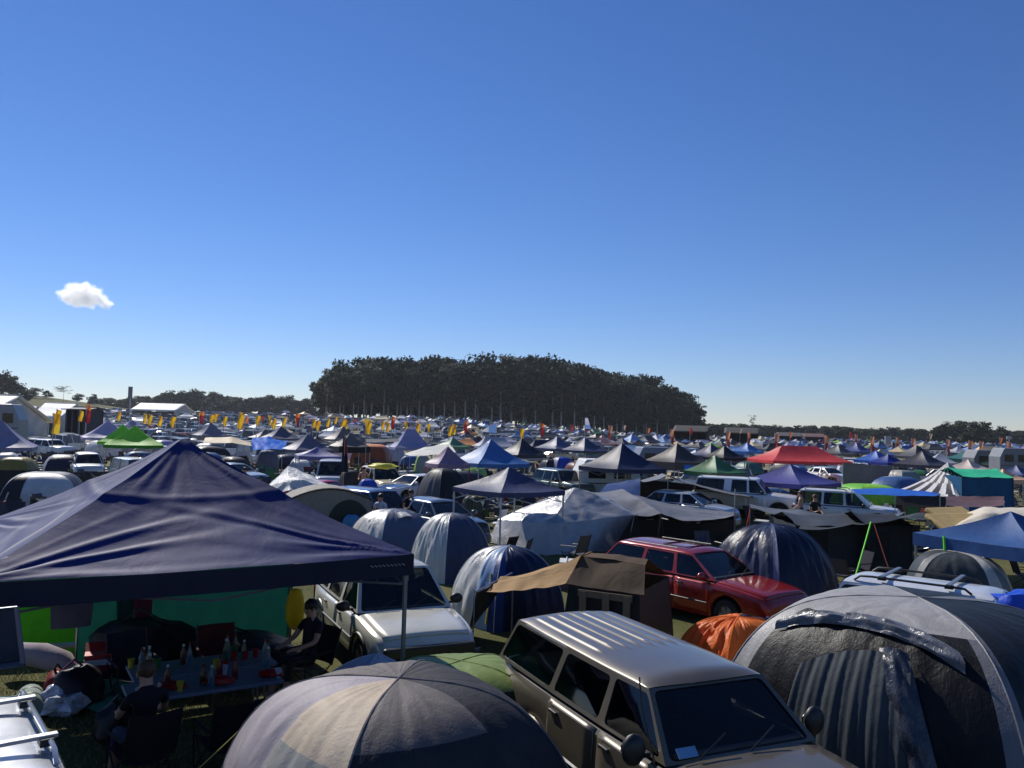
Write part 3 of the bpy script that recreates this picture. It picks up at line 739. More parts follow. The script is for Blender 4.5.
# camping clutter on the lit grass
p = atZ(42, 660, .3); e = MB()
e.path([(-.62, .1, .28), (-.45, .08, .33), (0, 0, .32), (.4, -.1, .25), (.6, -.16, .17)], [.05, .16, .19, .17, .07], 14)
o = e.build('bedroll', fabric((150, 138, 142), rough=.9, trans=0)); o.location = (p.x, p.y, .05); tag(o, 'mottled grey rolled bedding lying before the green tent', 'bedroll')
p = atZ(30, 705, .2); bag('duffel_bag', 'dark duffel bag with purple strap beside the grey bedding', (p.x + .35, p.y + .5, 0), (.4, .3, .3), fabric((34, 30, 40), trans=0), 'bag', .3, 3, fabric((110, 50, 90), trans=0))
p = atZ(48, 690, .25); bag('red_bag', 'black and red sports bag leaning by the sleeping mat roll', (p.x, p.y + .25, 0), (.18, .2, .24), fabric((130, 26, 30), trans=0), 'bag', .3, 9)
p = atZ(30, 700, .2); t = thing('sleeping_mat', 'grey green rolled sleeping mat beside the near silver wagon', 'sleeping mat', (p.x, p.y, 0), R(30))
e = MB(); e.lathe([(0, -.3), (.16, -.3), (.17, -.28), (.17, .28), (.16, .3), (0, .3)], 20, (0, 0, .17), 'y'); e.build('foam_roll', fabric((128, 142, 136), rough=.8, trans=0), t)
e = MB(); e.lathe([(.174, -.15), (.176, -.13), (.174, -.11)], 20, (0, 0, .17), 'y'); e.lathe([(.174, .11), (.176, .13), (.174, .15)], 20, (0, 0, .17), 'y'); e.build('strap', PLASTIC, t)
p = atZ(57, 707, .1); e = MB(); e.ball((0, 0, .16), (.30, .24, .18), 28, jit=.75, seed=4)
o = e.build('rubbish_bag', solid('clear_plastic', (200, 205, 215), .12, 0, .35, 14, .8, .3, .8)); o.location = (p.x, p.y, 0); tag(o, 'shiny clear plastic rubbish bag sitting on the grass', 'plastic bag')
p = atZ(92, 690, .02); tarp('groundsheet', 'crumpled teal groundsheet on the grass under the folding chairs', [[(p.x - .55, p.y - .55, .03), (p.x + .1, p.y - .8, .05), (p.x + .9, p.y - 1.1, .04)], [(p.x - .5, p.y, .10), (p.x + .15, p.y - .2, .2), (p.x + .8, p.y - .3, .12)], [(p.x - .4, p.y + .5, .03), (p.x + .3, p.y + .4, .05), (p.x + .9, p.y + .2, .04)]], fabric((70, 150, 125), trans=.1), wr=.08, cat='groundsheet', fr=2)
p = atZ(98, 664, .5); t = thing('drinks_carton', 'red and white drinks carton on a folding stool in the sun', 'carton', (p.x, p.y, .42), R(25))
e = MB(); e.box((0, 0, .12), (.36, .24, .24)); e.build('carton_box', solid('carton_red', (170, 40, 38), .5), t, smooth=False)
e = MB(); e.box((0, 0, .13), (.365, .245, .08)); e.build('carton_band', WHITEPL, t, smooth=False)
e = MB(); e.grid(lambda s, q: (.18 * (2 * s - 1), .12 + .14 * q, .24 + .1 * q), 3, 3); e.build('flap', solid('carton_red', (170, 40, 38), .5), t, smooth=False)
t = thing('folding_stool', 'dark folding stool carrying the red drinks carton', 'stool', (p.x, p.y, 0), R(25))
e = MB(); e.box((0, 0, .405), (.42, .34, .03)); e.build('seat', fabric((34, 36, 40), trans=0), t, smooth=False)
for sx in (-1, 1):
    for sy in (-1, 1):
        l = MB(); l.path([(sx * .19, sy * .15, .4), (sx * .2, -sy * .16, 0)], .011, 6); l.build('leg', STEEL, t)
tarp('grey_fly', 'small pale grey awning flap beside the sage tent', [[atY(105, 616, 14.3), atY(107, 618, 14.2)], [atY(96, 634, 14.0), atY(108, 636, 13.8)], [atY(90, 655, 13.4), atY(109, 658, 13.2)]], fabric((176, 180, 182), trans=.2), wr=.05, cat='awning')
p = atZ(65, 652, .2); t = thing('low_bench', 'low pale plank bench in front of the green tent', 'bench', (p.x, p.y + .2, 0), R(22))
e = MB(); e.box((0, 0, .26), (1.1, .26, .05)); e.build('seat', solid('plank', (150, 140, 120), .7), t, smooth=False, bevel=.01)
for sx in (-1, 1):
    e = MB(); e.box((sx * .42, 0, .12), (.05, .24, .24)); e.build('leg', solid('plank', (150, 140, 120), .7), t, smooth=False)
p = gp(3.25, 1.55); bag('black_bag', 'black bag slumped on the ground left of the party tables', (p.x, p.y, 0), (.34, .26, .28), fabric((24, 24, 28), trans=0), 'bag', .3, 6)
p = gp(1.2, 4.2); bag('clothes_pile', 'dark heap of bedding behind the party tables', (p.x, p.y, 0), (1.0, .6, .30), fabric((24, 24, 30), trans=0), 'bedding', .35, 8)
p = gp(2.6, 4.3); bag('dark_bedding', 'black heap of bags below the teal tarpaulin', (p.x, p.y, 0), (.9, .5, .48), fabric((20, 20, 24), trans=0), 'bags', .35, 14)

# ------------------------------------------------------------------ people
SKIN = solid('skin', (190, 140, 112), .55, 0, .06, 8)
def person(label, loc, rz, pose, shirt, pants, hair, hold=None, bare=False):
    t = thing('person', label, 'person', loc, rz)
    if pose == 'sit':
        J = dict(pel=(0, 0, .52), sp=(0, -.05, .75), ch=(0, -.08, .98), nk=(0, -.07, 1.12), hd=(0, -.03, 1.19), ht=(0, -.01, 1.33))
        legs = lambda s: [(s * .10, .02, .50), (s * .14, .44, .53), (s * .15, .50, .10), (s * .15, .64, .045)]
        arms = lambda s: [(s * .19, -.08, 1.03), (s * .25, .06, .80), (s * .18, .30, .74), (s * .15, .40, .73)]
    else:
        J = dict(pel=(0, 0, .95), sp=(0, 0, 1.13), ch=(0, 0, 1.33), nk=(0, 0, 1.48), hd=(0, .02, 1.54), ht=(0, .03, 1.68))
        legs = lambda s: [(s * .10, 0, .92), (s * .11, .03, .50), (s * .12, -.02, .09), (s * .13, .14, .04)]
        arms = (lambda s: [(s * .20, 0, 1.40), (s * .27, .03, 1.13), (s * .22, .22, 1.05 if s > 0 else .98), (s * .18, .33, 1.10 if s > 0 else .98)])
    pts, rad, edges, tags = [], [], [], []
    def addp(p, r_, par, tg):
        pts.append(p); rad.append(r_); tags.append(tg)
        if par is not None: edges.append((par, len(pts) - 1))
        return len(pts) - 1
    a = addp(J['pel'], .145, None, 'p'); b = addp(J['sp'], .13, a, 's'); c = addp(J['ch'], .15, b, 's'); n_ = addp(J['nk'], .058, c, 'k'); h1 = addp(J['hd'], .085, n_, 'k'); h2 = addp(J['ht'], .095, h1, 'k')
    for s in (-1, 1):
        par = a
        for i, (q, r_) in enumerate(zip(legs(s), (.095, .065, .045, .04))): par = addp(q, r_, par, 'p' if i < 2 else 'l')
        par = c
        for i, (q, r_) in enumerate(zip(arms(s), (.062, .045, .034, .036))): par = addp(q, r_, par, 's' if i < 1 else 'k')
        hand = Vector(arms(s)[-1]); d = (hand - Vector(arms(s)[-2])).normalized(); sd_ = d.cross(Vector((0, 0, 1))).normalized()
        for k in range(4):
            f1 = hand + d * .05 + sd_ * (k - 1.5) * .021; f2 = f1 + d * (.045 - .006 * abs(k - 1.2)) - Vector((0, 0, .015))
            q = addp(f1, .011, par, 'k'); addp(f2, .009, q, 'k')
        q = addp(hand + d * .01 - sd_ * s * .045, .012, par, 'k'); addp(hand + d * .045 - sd_ * s * .06, .010, q, 'k')
    me = bpy.data.meshes.new('body'); me.from_pydata([tuple(p) for p in pts], edges, [])
    o = bpy.data.objects.new('body', me); COL.objects.link(o)
    sk = o.modifiers.new('skin', 'SKIN'); sk.use_smooth_shade = True
    for i, v in enumerate(me.skin_vertices[0].data): v.radius = (rad[i], rad[i] * (.72 if tags[i] in 'sp' and i < 3 else 1)); v.use_root = (i == 0)
    o.modifiers.new('sub', 'SUBSURF').levels = 1; o.modifiers['sub'].render_levels = 1
    dg = bpy.context.evaluated_depsgraph_get(); m2 = bpy.data.meshes.new_from_object(o.evaluated_get(dg))
    bpy.data.objects.remove(o); m2.materials.clear()
    for x in (SKIN, shirt, pants): m2.materials.append(x)
    P = [Vector(p) for p in pts]
    for f in m2.polygons:
        q = f.center; best, bt = 9, 'k'
        for (i, j) in edges:
            A, B = P[i], P[j]; ab = B - A; u = max(0, min(1, (q - A).dot(ab) / ab.length_squared)); d = (q - A - ab * u).length - (rad[i] * (1 - u) + rad[j] * u)
            if d < best: best, bt = d, (tags[i] if u < .5 else tags[j])
        f.material_index = {'k': 0, 's': 0 if bare else 1, 'p': 2, 'l': 2 if pose != 'sit' else 0}[bt]; f.use_smooth = True
    bo = bpy.data.objects.new('body', m2); COL.objects.link(bo); bo.parent = t
    hd = (Vector(J['hd']) + Vector(J['ht'])) / 2
    e = MB(); e.ball((hd.x, hd.y - .022, hd.z + .045), (.105, .112, .10), 14, jit=.15); e.build('hair', hair, t)
    e = MB()
    for s in (-1, 1): e.ball((hd.x + s * .035, hd.y + .088, hd.z + .0), (.014, .01, .009), 8)
    e.build('eyes', PLASTIC, t)
    e = MB(); e.ball((hd.x, hd.y + .1, hd.z - .03), (.014, .022, .026), 8); e.build('nose', SKIN, t)
    e = MB(); e.ball((hd.x, hd.y + .085, hd.z - .068), (.028, .01, .007), 8); e.build('mouth', solid('lips', (150, 80, 75), .5), t)
    e = MB()
    for s in (-1, 1): e.ball((hd.x + s * .094, hd.y + .005, hd.z - .015), (.012, .022, .032), 8)
    e.build('ears', SKIN, t)
    return t
HAIRD = solid('dark_hair', (32, 24, 20), .6); HAIRB = solid('brown_hair', (84, 58, 36), .6)
DARKSH = fabric((34, 34, 42), rough=.85, trans=0); DENIM = fabric((44, 56, 84), rough=.85, trans=0); WHSH = fabric((215, 215, 220), rough=.85, trans=.05)
q = gp(.55, 2.5); person('person in dark clothes seated in a camp chair beside the white car', (q.x, q.y, 0), GR + R(110), 'sit', DARKSH, fabric((28, 28, 34), trans=0), HAIRD)
q = gp(3.2, .2); person('person in dark clothes seated in the charcoal camp chair before the party tables', (q.x, q.y, 0), GR + R(10), 'sit', fabric((30, 30, 36), rough=.85, trans=0), DENIM, HAIRB)
q = atZ(381, 497, 1.62); person('person with short dark hair in a white shirt by the blue four-wheel drive', (q.x, q.y, 0), R(150), 'stand', WHSH, DENIM, HAIRD)
q = atZ(411, 496, 1.5); person('person in a dark top standing beside the grey hatchback', (q.x, q.y, 0), R(200), 'stand', DARKSH, DENIM, HAIRB)
q = atZ(801, 494, 1.6); person('bare shouldered person standing behind the dark tarpaulin', (q.x, q.y, 0), R(60), 'stand', SKIN, DENIM, HAIRB, bare=True)
q = atZ(815, 498, 1.6); person('person in a black top with brown hair beside the white wagon', (q.x, q.y, 0), R(200), 'stand', fabric((18, 18, 20), trans=0), DENIM, HAIRB)
q = atZ(551, 451, 1.66); person('person in a pale pink shirt standing below the near black gazebo', (q.x, q.y, 0), R(170), 'stand', fabric((214, 170, 160), trans=.05), DENIM, HAIRB)
q = atZ(520, 473, 1.6); person('person in a white shirt behind the open navy gazebo', (q.x, q.y, 0), R(120), 'stand', WHSH, fabric((30, 30, 34), trans=0), HAIRD)
q = atZ(245, 470, 1.6); person('person in a red top between the cars behind the navy gazebo', (q.x, q.y, 0), R(120), 'stand', fabric((150, 40, 40), trans=.05), DENIM, HAIRD)
q = atZ(364, 469, 1.62); person('bare armed person walking beside the beige four-wheel drive', (q.x, q.y, 0), R(180), 'stand', SKIN, DENIM, HAIRD, bare=True)

# ------------------------------------------------------------------ near vehicles
vehicle('four_wheel_drive', 'bronze grey four-wheel drive wagon with ribbed roof and dusty bonnet', (1.72, 8.45, 0), (.412, -.911), 'wagon4wd', paint((100, 92, 77), .4, .38), ribs=True)
pat = bpy.data.objects['four_wheel_drive']
e = MB(); e.box((1.045, -.60, 1.365), (.012, .20, .09), tilt=-.77)
o = e.build('windscreen_sticker', solid('sticker_blue', (110, 150, 185), .5), pat, smooth=False)
e = MB(); e.path([(1.0, -.86, 1.15), (.85, -.95, 1.75), (.82, -.955, 1.98)], .008, 5); e.build('aerial', PLASTIC, pat)
vehicle('silver_wagon', 'silver wagon with roof rails and cross bars beside the lit grass', (-3.72, 5.76, 0), (.62, -.785), 'suv', paint((196, 200, 206), .5, .3), rails=paint((170, 174, 180), .5, .3), bar=True, H=1.66)
sv = bpy.data.objects['silver_wagon']
e = MB(); e.box((-2.3, 0, 2.02), (.75, 1.32, .04), tilt=.62); e.build('tailgate', paint((60, 64, 74), .5, .3), sv, smooth=False, bevel=.02)
e = MB(); e.box((-2.305, 0, 2.03), (.66, 1.22, .05), tilt=.62); e.build('tailgate_glass', GLASS, sv, smooth=False)
p = Vector((-5.3, 7.9, .9)); tarp('blue_blanket', 'navy blue blanket over luggage behind the near silver wagon', [[p + Vector((-.6, -.2, .6)), p + Vector((0, 0, .68)), p + Vector((.6, .1, .5))], [p + Vector((-.7, .5, .1)), p + Vector((0, .6, .2)), p + Vector((.6, .6, 0))], [p + Vector((-.8, .8, -.85)), p + Vector((0, .9, -.85)), p + Vector((.6, .8, -.85))]], fabric((50, 60, 120), trans=0), wr=.06, cat='blanket')

vehicle('cream_four_wheel_drive', 'dusty cream white four-wheel drive with black grille under the navy gazebo edge', (-2.12, 14.75, 0), (.44, -.90), 'suv', paint((202, 200, 188), .1, .3), trim=PLASTIC, H=1.72, hood=1.02, nose=.86)
q = atZ(640, 545, 1.5); d = Vector((.60, -.80)).normalized()
cw = bpy.data.objects['cream_four_wheel_drive']
e = MB(); e.box((2.23, 0, .60), (.1, 1.50, .34)); e.build('bull_bar', PLASTIC, cw, smooth=False, bevel=.04)
vehicle('red_wagon', 'dark red station wagon with closed sunroof among the tents', (4.38, 19.0, 0), (.62, -.785), 'wagon', paint((142, 26, 18), .25, .28))
rw_ = bpy.data.objects['red_wagon']
e = MB(); e.path([(-.7, -.4, 1.505), (-.02, -.4, 1.505), (-.02, .4, 1.505), (-.7, .4, 1.505), (-.7, -.4, 1.505)], .014, 4); e.build('sunroof_seal', RUBBER, rw_)
for s_ in (1, -1):
    e = MB(); e.path([(-.1 - x, s_ * .6, 1.50 - .01 * x) for x in np.linspace(0, 1.5, 6)], .012, 4); e.build('roof_rail', PLASTIC, rw_)
q = atZ(962, 592, 1.68); vehicle('silver_suv', 'silver wagon with black roof rails behind the big grey dome tent', (q.x + .35, q.y + .3, 0), (.78, -.62), 'suv', paint((206, 207, 208), .08, .3), rails=True, bar=True)
e = MB(); e.ball((0, 0, .16), (.4, .22, .16), 16, jit=.4, seed=3)
pp = atZ(1022, 607, 1.9); o = e.build('blue_roof_bag', fabric((40, 80, 190), trans=0, rough=.4)); o.location = (pp.x, pp.y, 1.80); tag(o, 'bright blue bag strapped on the silver wagon roof', 'bag')

# ------------------------------------------------------------------ foreground dome tents
LG, MG, DG, BE = (168, 164, 176), (92, 90, 92), (52, 53, 60), (176, 166, 152)
def sub_a(k, s, q):  # panel pattern is its own; lighter left, darker right paint sun and shade
    sc1 = 0
    if k == 1:
        if s < .46 + .1 * (1 - q): return 0
        return 3 if q > .60 + sc1 else 5
    if k == 2:
        if s > .66: return 4
        return 1 if q > .66 + sc1 else 2
    return 1 if k == 0 else 2
t = dome('grey_dome_tent', 'large grey and beige panelled dome tent beside the bronze four-wheel drive', (-.98, 7.75, 0), R(36), 1.84, 1.84, 1.78, [(158, 150, 154), (98, 92, 90), (44, 44, 48), (182, 166, 144), (48, 48, 52), (142, 142, 136)], n=4, bulge=.17, res=24, wr=.03, power=.60, sub=sub_a, rough=.66, trans=.04, guys=2, pole=fabric((96, 94, 98), trans=0))
# seam stitching cords between panels
def sub_b(k, s, q):
    if k == 0: return 2 if s > .30 else 1
    if k == 1: return 0 if q > .25 else 1
    if k == 2: return 0 if q > .74 or s < .1 else 1 if s > .93 else (3 if q > .66 else 4)  # lit seam edge in lighter grey; near-black paints the shade inside the doorway
    if k == 3: return 1 if s < .05 else (2 if q > .45 else 3)  # lit seam strip, then the right side's shade put into dark colours
    return 2
t = dome('dark_dome_tent', 'large light grey and charcoal dome tent with arched doorway shade painted dark', (5.12, 10.3, 0), R(-50), 2.6, 2.4, 2.16, [(152, 150, 148), (110, 110, 114), (30, 33, 35), (22, 25, 26), (13, 14, 16)], n=4, bulge=.16, res=24, wr=.035, power=.58, sub=sub_b, rough=.48, trans=.03, guys=2, pole=fabric((120, 120, 124), trans=0), bump=.5)
def local_pt(t_, p): return Matrix.Rotation(-t_.rotation_euler.z, 3, 'Z') @ (Vector(p) - t_.location)
# rolled door flaps and mesh curtain standing off the doorway
T2 = t
def dpt(s, q, off):
    a = q * math.pi / 2; n = 4
    c = [(2.6 * math.cos(2 * math.pi * (k + .5) / n), 2.4 * math.sin(2 * math.pi * (k + .5) / n)) for k in (2, 3)]
    r = math.cos(a) ** .58; f = 1 + (.16 * (1 - q * .4) + .16 * q * q) * math.sin(math.pi * s)
    x = (c[0][0] * (1 - s) + c[1][0] * s) * r * f; y = (c[0][1] * (1 - s) + c[1][1] * s) * r * f
    p = Vector((x, y, 2.16 * math.sin(a))); nv = Vector((x, y, p.z * .6)).normalized(); return p + nv * off
e = MB(); e.grid(lambda s, q: dpt(.34 + .34 * s, .01 + q * (.62 - .16 * (1 - s) ** 2 - .05 * s ** 3), .085 + .007 * math.sin(s * 34 + 1.5 * math.sin(q * 3)) + .004 * math.sin(s * 83)), 90, 12); e.build('mesh_curtain', fabric((70, 76, 80), rough=.7, trans=.1), T2)
e = MB(); e.grid(lambda s, q: dpt(.70 + .10 * s - .13 * q, .02 + .60 * q, .05 + .07 * math.sin(math.pi * s) + .04 * noise.noise(Vector((s * 4, q * 9, 3)))), 14, 50); e.build('rolled_flap', fabric((52, 55, 64), rough=.3, trans=0, bump=.7, spec=.6), T2)
e = MB(); e.grid(lambda s, q: dpt(.12 + .74 * s, .70 - .12 * abs(2 * s - 1) ** 2.2 + .09 * q, .03 + .06 * math.sin(math.pi * q) + .05 * noise.noise(Vector((s * 9, q * 4, 8)))), 60, 10); e.build('awning_roll', fabric((96, 98, 104), rough=.34, trans=0, bump=.7, spec=.6), T2)

dome('green_dome_small', 'small olive green dome tent between the bronze car and grey tent', (-.55, 10.35, 0), R(12), 1.45, 1.25, 1.22, [(120, 138, 70), (128, 146, 78), (108, 122, 62), (40, 46, 32), (36, 40, 30)], bulge=.18, res=14, wr=.02, power=.6, sub=lambda k, s, q: (1 if q > .66 else 3) if k in (2, 3) else 0, trans=.15, guys=1)
b_ = atZ(381, 652, 1.3)
dome('pale_ridge_tent', 'small pale grey pointed tent in front of the cream four-wheel drive', (b_.x - .02, b_.y - .2, 0), R(35), 1.15, 1.15, 1.32, [(170, 174, 184), (150, 156, 172), (176, 178, 184), (84, 90, 104)], bulge=-.05, res=12, wr=.03, power=1.35, trans=.1)
q = atZ(735, 632, .72)
t = dome('orange_tent', 'half collapsed orange tent with grey trim in front of the red wagon', (q.x + .05, q.y, 0), R(30), 1.25, .9, .98, [(238, 122, 44), (232, 112, 40), (240, 128, 50), (70, 72, 80)], bulge=.02, res=14, wr=.10, power=.7, trans=.25, bump=.8)
e = MB(); e.path([(-.7, -.55, .1), (-.25, -.75, .82), (.1, -.85, .1)], .05, 6); e.path([(-.25, -.76, .8), (-.2, -.8, .1)], .03, 6); e.build('door_trim', fabric((58, 60, 66), trans=0), t)

# ------------------------------------------------------------------ tents behind the bronze car
def twot(name, label, u, v, h, wpx, cols, rz, ratio=1.0, dy=0, **kw):
    p = atZ(u, v, h); rr = wpx * p.y / F / 2
    return dome(name, label, (p.x, p.y + dy, 0), rz, rr * 1.12, rr * 1.12 * ratio, h, cols, **kw)
SILV = fabric((192, 190, 184), rough=.38, trans=.03, bump=.8, spec=.45, sc_=(2, 2, .7))
def half(a, b, splits=(1, 2)): return lambda k, s, q: 0 if k in splits else 1
twot('blue_silver_dome', 'silver and royal blue dome tent with yellow guy rope behind brown canvas tent', 508, 546, 1.55, 104, [(190, 192, 194), (34, 66, 128), (150, 176, 208), (20, 34, 66)], R(34), bulge=.16, res=16, wr=.05, power=.80,
     sub=lambda k, s, q: (0 if s < .62 else (2 if s < .86 else 1)) if k == 1 else (1 if k == 0 or s < .12 else 3), fab={0: SILV}, rough=.4)
bs = bpy.data.objects['blue_silver_dome']
e = MB(); e.path([(-1.0, -.75, .15), (-.9, -.7, .55), (-.78, -.55, .95), (-.74, -.5, 1.1)], .02, 5); e.build('guy_rope', fabric((190, 168, 60), trans=0), bs)
twot('silver_dome', 'tall silver dome tent, shaded sides painted slate, with a vertical seam beside grey hatchback', 452, 513, 1.72, 74, [(200, 198, 190), (66, 76, 100)], R(42), bulge=.16, res=16, wr=.05, power=.80, sub=half(0, 1, (1,)), fab={0: SILV}, rough=.5)  # left panel bright silver as sunlit, slate on the rest paints its shade
twot('grey_dome', 'low grey dome tent, sunlit panel painted pale, behind the navy gazebo roof', 393, 509, 1.5, 86, [(196, 196, 198), (98, 106, 126)], R(40), bulge=.16, res=14, wr=.05, power=.80, sub=half(0, 1, (1,)), fab={0: SILV}, rough=.5, vent=2)  # sun side put into the colour: pale left panel, slate for the shaded ones
twot('charcoal_dome', 'charcoal dome tent with black arched door beside navy gazebo legs', 444, 468, 2.0, 50, [(96, 96, 98), (34, 35, 38)], R(42), bulge=.14, res=10, wr=.04, power=.80, sub=half(0, 1, (1, 0)), rough=.5)
twot('navy_dome', 'big midnight navy dome tent with a pale seam behind the red wagon', 772, 524, 2.0, 118, [(64, 70, 92), (24, 30, 56), (44, 48, 66), (120, 126, 150)], R(34), bulge=.15, res=18, wr=.06, power=.80,
     sub=lambda k, s, q: (3 if s > .93 else (2 if s < .35 else 0)) if k == 1 else 1, rough=.32, bump=.6, door=None, vent=None, guys=1)
# brown canvas tent with awning
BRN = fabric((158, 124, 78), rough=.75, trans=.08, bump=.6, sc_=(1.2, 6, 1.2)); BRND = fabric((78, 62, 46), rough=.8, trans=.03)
t = thing('canvas_tent', 'brown canvas tent with a sloping awning tied to a pole beside the red wagon', 'tent', (1.72, 15.2, 0), R(-28)); t.scale = (.95, .95, .95)
def cv(name, ctrl, mat, wr=.03, res=12, sag=.0):
    b = MB(); b.grid(drape_fn(ctrl, wr, rng.random() * 20, sag), res * (len(ctrl[0]) - 1), res * (len(ctrl) - 1)); return b.build(name, mat, t, angle=30)
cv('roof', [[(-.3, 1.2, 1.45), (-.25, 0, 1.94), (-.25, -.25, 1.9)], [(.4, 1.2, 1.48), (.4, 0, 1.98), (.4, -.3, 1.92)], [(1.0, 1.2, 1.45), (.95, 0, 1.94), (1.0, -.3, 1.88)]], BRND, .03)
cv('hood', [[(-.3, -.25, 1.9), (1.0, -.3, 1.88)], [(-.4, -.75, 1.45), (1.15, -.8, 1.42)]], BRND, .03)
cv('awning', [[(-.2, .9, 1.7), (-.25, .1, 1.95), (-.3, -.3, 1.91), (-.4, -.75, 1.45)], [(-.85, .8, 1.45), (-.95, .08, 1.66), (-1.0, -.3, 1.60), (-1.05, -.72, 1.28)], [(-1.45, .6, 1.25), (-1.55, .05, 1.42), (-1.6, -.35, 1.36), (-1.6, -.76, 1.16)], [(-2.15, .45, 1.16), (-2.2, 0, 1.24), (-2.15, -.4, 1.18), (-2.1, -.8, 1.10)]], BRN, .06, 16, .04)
cv('front_wall', [[(-.35, -.7, 1.45), (1.05, -.75, 1.43)], [(-.5, -.85, 0), (1.15, -.9, 0)]], fabric((28, 30, 34), trans=0), .03)  # near-black sheet stands in for the dark interior below the hood
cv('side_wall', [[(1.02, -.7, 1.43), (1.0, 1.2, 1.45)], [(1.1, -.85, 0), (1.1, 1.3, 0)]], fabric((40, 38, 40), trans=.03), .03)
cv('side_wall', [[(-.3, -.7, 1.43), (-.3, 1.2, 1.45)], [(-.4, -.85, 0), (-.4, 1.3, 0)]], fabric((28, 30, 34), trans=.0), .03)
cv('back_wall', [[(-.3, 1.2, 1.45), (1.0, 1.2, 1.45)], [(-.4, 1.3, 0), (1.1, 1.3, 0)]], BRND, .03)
for x0 in (.0, .45, .85):
    e = MB(); e.box((x0, -.86, .72), (.13, .03, 1.3)); e.build('door_tape', fabric((112, 98, 82), trans=0), t, smooth=False)
e = MB(); e.box((.42, -.84, 1.33), (1.05, .03, .12)); e.build('door_tape', fabric((112, 98, 82), trans=0), t, smooth=False)
e = MB(); e.path([(-2.15, -1.1, 1.14), (-2.2, .5, 1.27)], .022, 6); e.build('awning_pole', STEEL, t)
for y0 in (-1.1, .5):
    e = MB(); e.path([(-2.17, y0, 0), (-2.17, y0, 1.2)], .018, 6); e.build('awning_leg', STEEL, t)
a0 = Matrix.Translation(t.location) @ Matrix.Rotation(t.rotation_euler.z, 4, 'Z') @ Matrix.Scale(.95, 4)
tarp('black_tarp_wall', 'black tarpaulin hung on the pole in front of the brown awning', [[a0 @ Vector((-2.2, .45, 1.27)), a0 @ Vector((-2.18, -.3, 1.18)), a0 @ Vector((-2.16, -1.05, 1.12))], [a0 @ Vector((-2.55, .2, .6)), a0 @ Vector((-2.35, -.5, .6)), a0 @ Vector((-2.2, -1.2, .55))], [a0 @ Vector((-2.9, -.1, 0)), a0 @ Vector((-2.6, -.8, 0)), a0 @ Vector((-2.25, -1.3, 0))]], fabric((36, 38, 40), trans=0, rough=.35), wr=.10, cat='tarpaulin')

# silver tarp tent and long grey tarp camp
def Y(u, v, y): return atY(u, v, y)
SILT = fabric((158, 158, 158), rough=.36, trans=.04, bump=.8, spec=.5, metal=.3, sc_=(1.6, 1.6, 1.2))
GRT = fabric((112, 112, 116), rough=.5, trans=.05, bump=.4)
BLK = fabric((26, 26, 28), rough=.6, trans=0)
t = thing('silver_tarp_tent', 'peaked tent draped in crinkled silver tarpaulin behind the brown canvas tent', 'tent', (1.8, 28, 0), 0)
A_ = Y(575, 488, 29.6)
B_, C_, D_ = Y(498, 519, 29.6), Y(549, 524, 27.0), Y(635, 515, 29.0); Bk, Dk = Y(520, 509, 33), Y(628, 505, 33)
dn = lambda p, k: Vector((p.x + (p.x - A_.x) * k, p.y - .45 * (1 if p.y < 31 else -1), .02))
ctrl = [[A_ + Vector((-.05, .3, -.02)), A_ + Vector((-.12, 0, 0)), A_, A_ + Vector((.2, 0, 0)), A_ + Vector((.1, .3, -.02))], [Bk, B_, C_, D_, Dk], [dn(Bk, .1), dn(B_, .12), dn(C_, .1), dn(D_, -.15), dn(Dk, .05)]]
b = MB(); base = t.location
b.grid(drape_fn([[p - base for p in r] for r in ctrl], .04, 3.3, .0, 1.2), 100, 60); b.build('silver_sheet', SILT, t, angle=30)
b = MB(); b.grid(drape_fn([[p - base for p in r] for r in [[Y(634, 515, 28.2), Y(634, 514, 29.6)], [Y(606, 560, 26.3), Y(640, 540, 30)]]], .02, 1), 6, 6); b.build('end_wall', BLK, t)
t = thing('grey_tarp_shelter', 'long dark shelter under a sagging grey tarpaulin beside the red wagon', 'shelter', (5, 30, 0), 0); base = t.location
ctrl = [[Y(585, 492, 34), Y(622, 489, 34), Y(660, 502, 34), Y(735, 512, 34)], [Y(612, 500, 31), Y(640, 498, 31), Y(670, 508, 31.5), Y(735, 514, 33)], [Y(634, 515, 29), Y(662, 513, 29.3), Y(688, 521, 29.6), Y(735, 515.5, 31.5)]]
b = MB(); b.grid(drape_fn([[p - base for p in r] for r in ctrl], .04, 5.3, .10), 42, 28); b.build('tarp_roof', GRT, t, angle=35)
def wall(pts, mat, nm='wall', wr=.03):
    b = MB(); top = [Vector(p) - base for p in pts]; b.grid(drape_fn([top, [Vector((p.x, p.y, 0)) for p in top]], wr, rng.random() * 20), 8 * (len(pts) - 1), 8); return b.build(nm, mat, t)
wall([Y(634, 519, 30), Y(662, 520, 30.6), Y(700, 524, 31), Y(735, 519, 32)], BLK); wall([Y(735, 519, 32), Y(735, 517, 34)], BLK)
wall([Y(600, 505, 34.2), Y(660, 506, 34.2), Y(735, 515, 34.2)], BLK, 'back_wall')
for uu in (637, 661):
    for du in (-3, 3):
        e = MB(); p = Y(uu, 514, 28.9) - base; q = Y(uu + du, 538, 28.6) - base; e.path([p, q], .012, 4); e.build('guy_line', PLASTIC, t)
e = MB(); p = Y(735, 489, 31.4) - base; e.path([(p.x, p.y, 0), p], .025, 6); e.build('pole', STEEL, t)
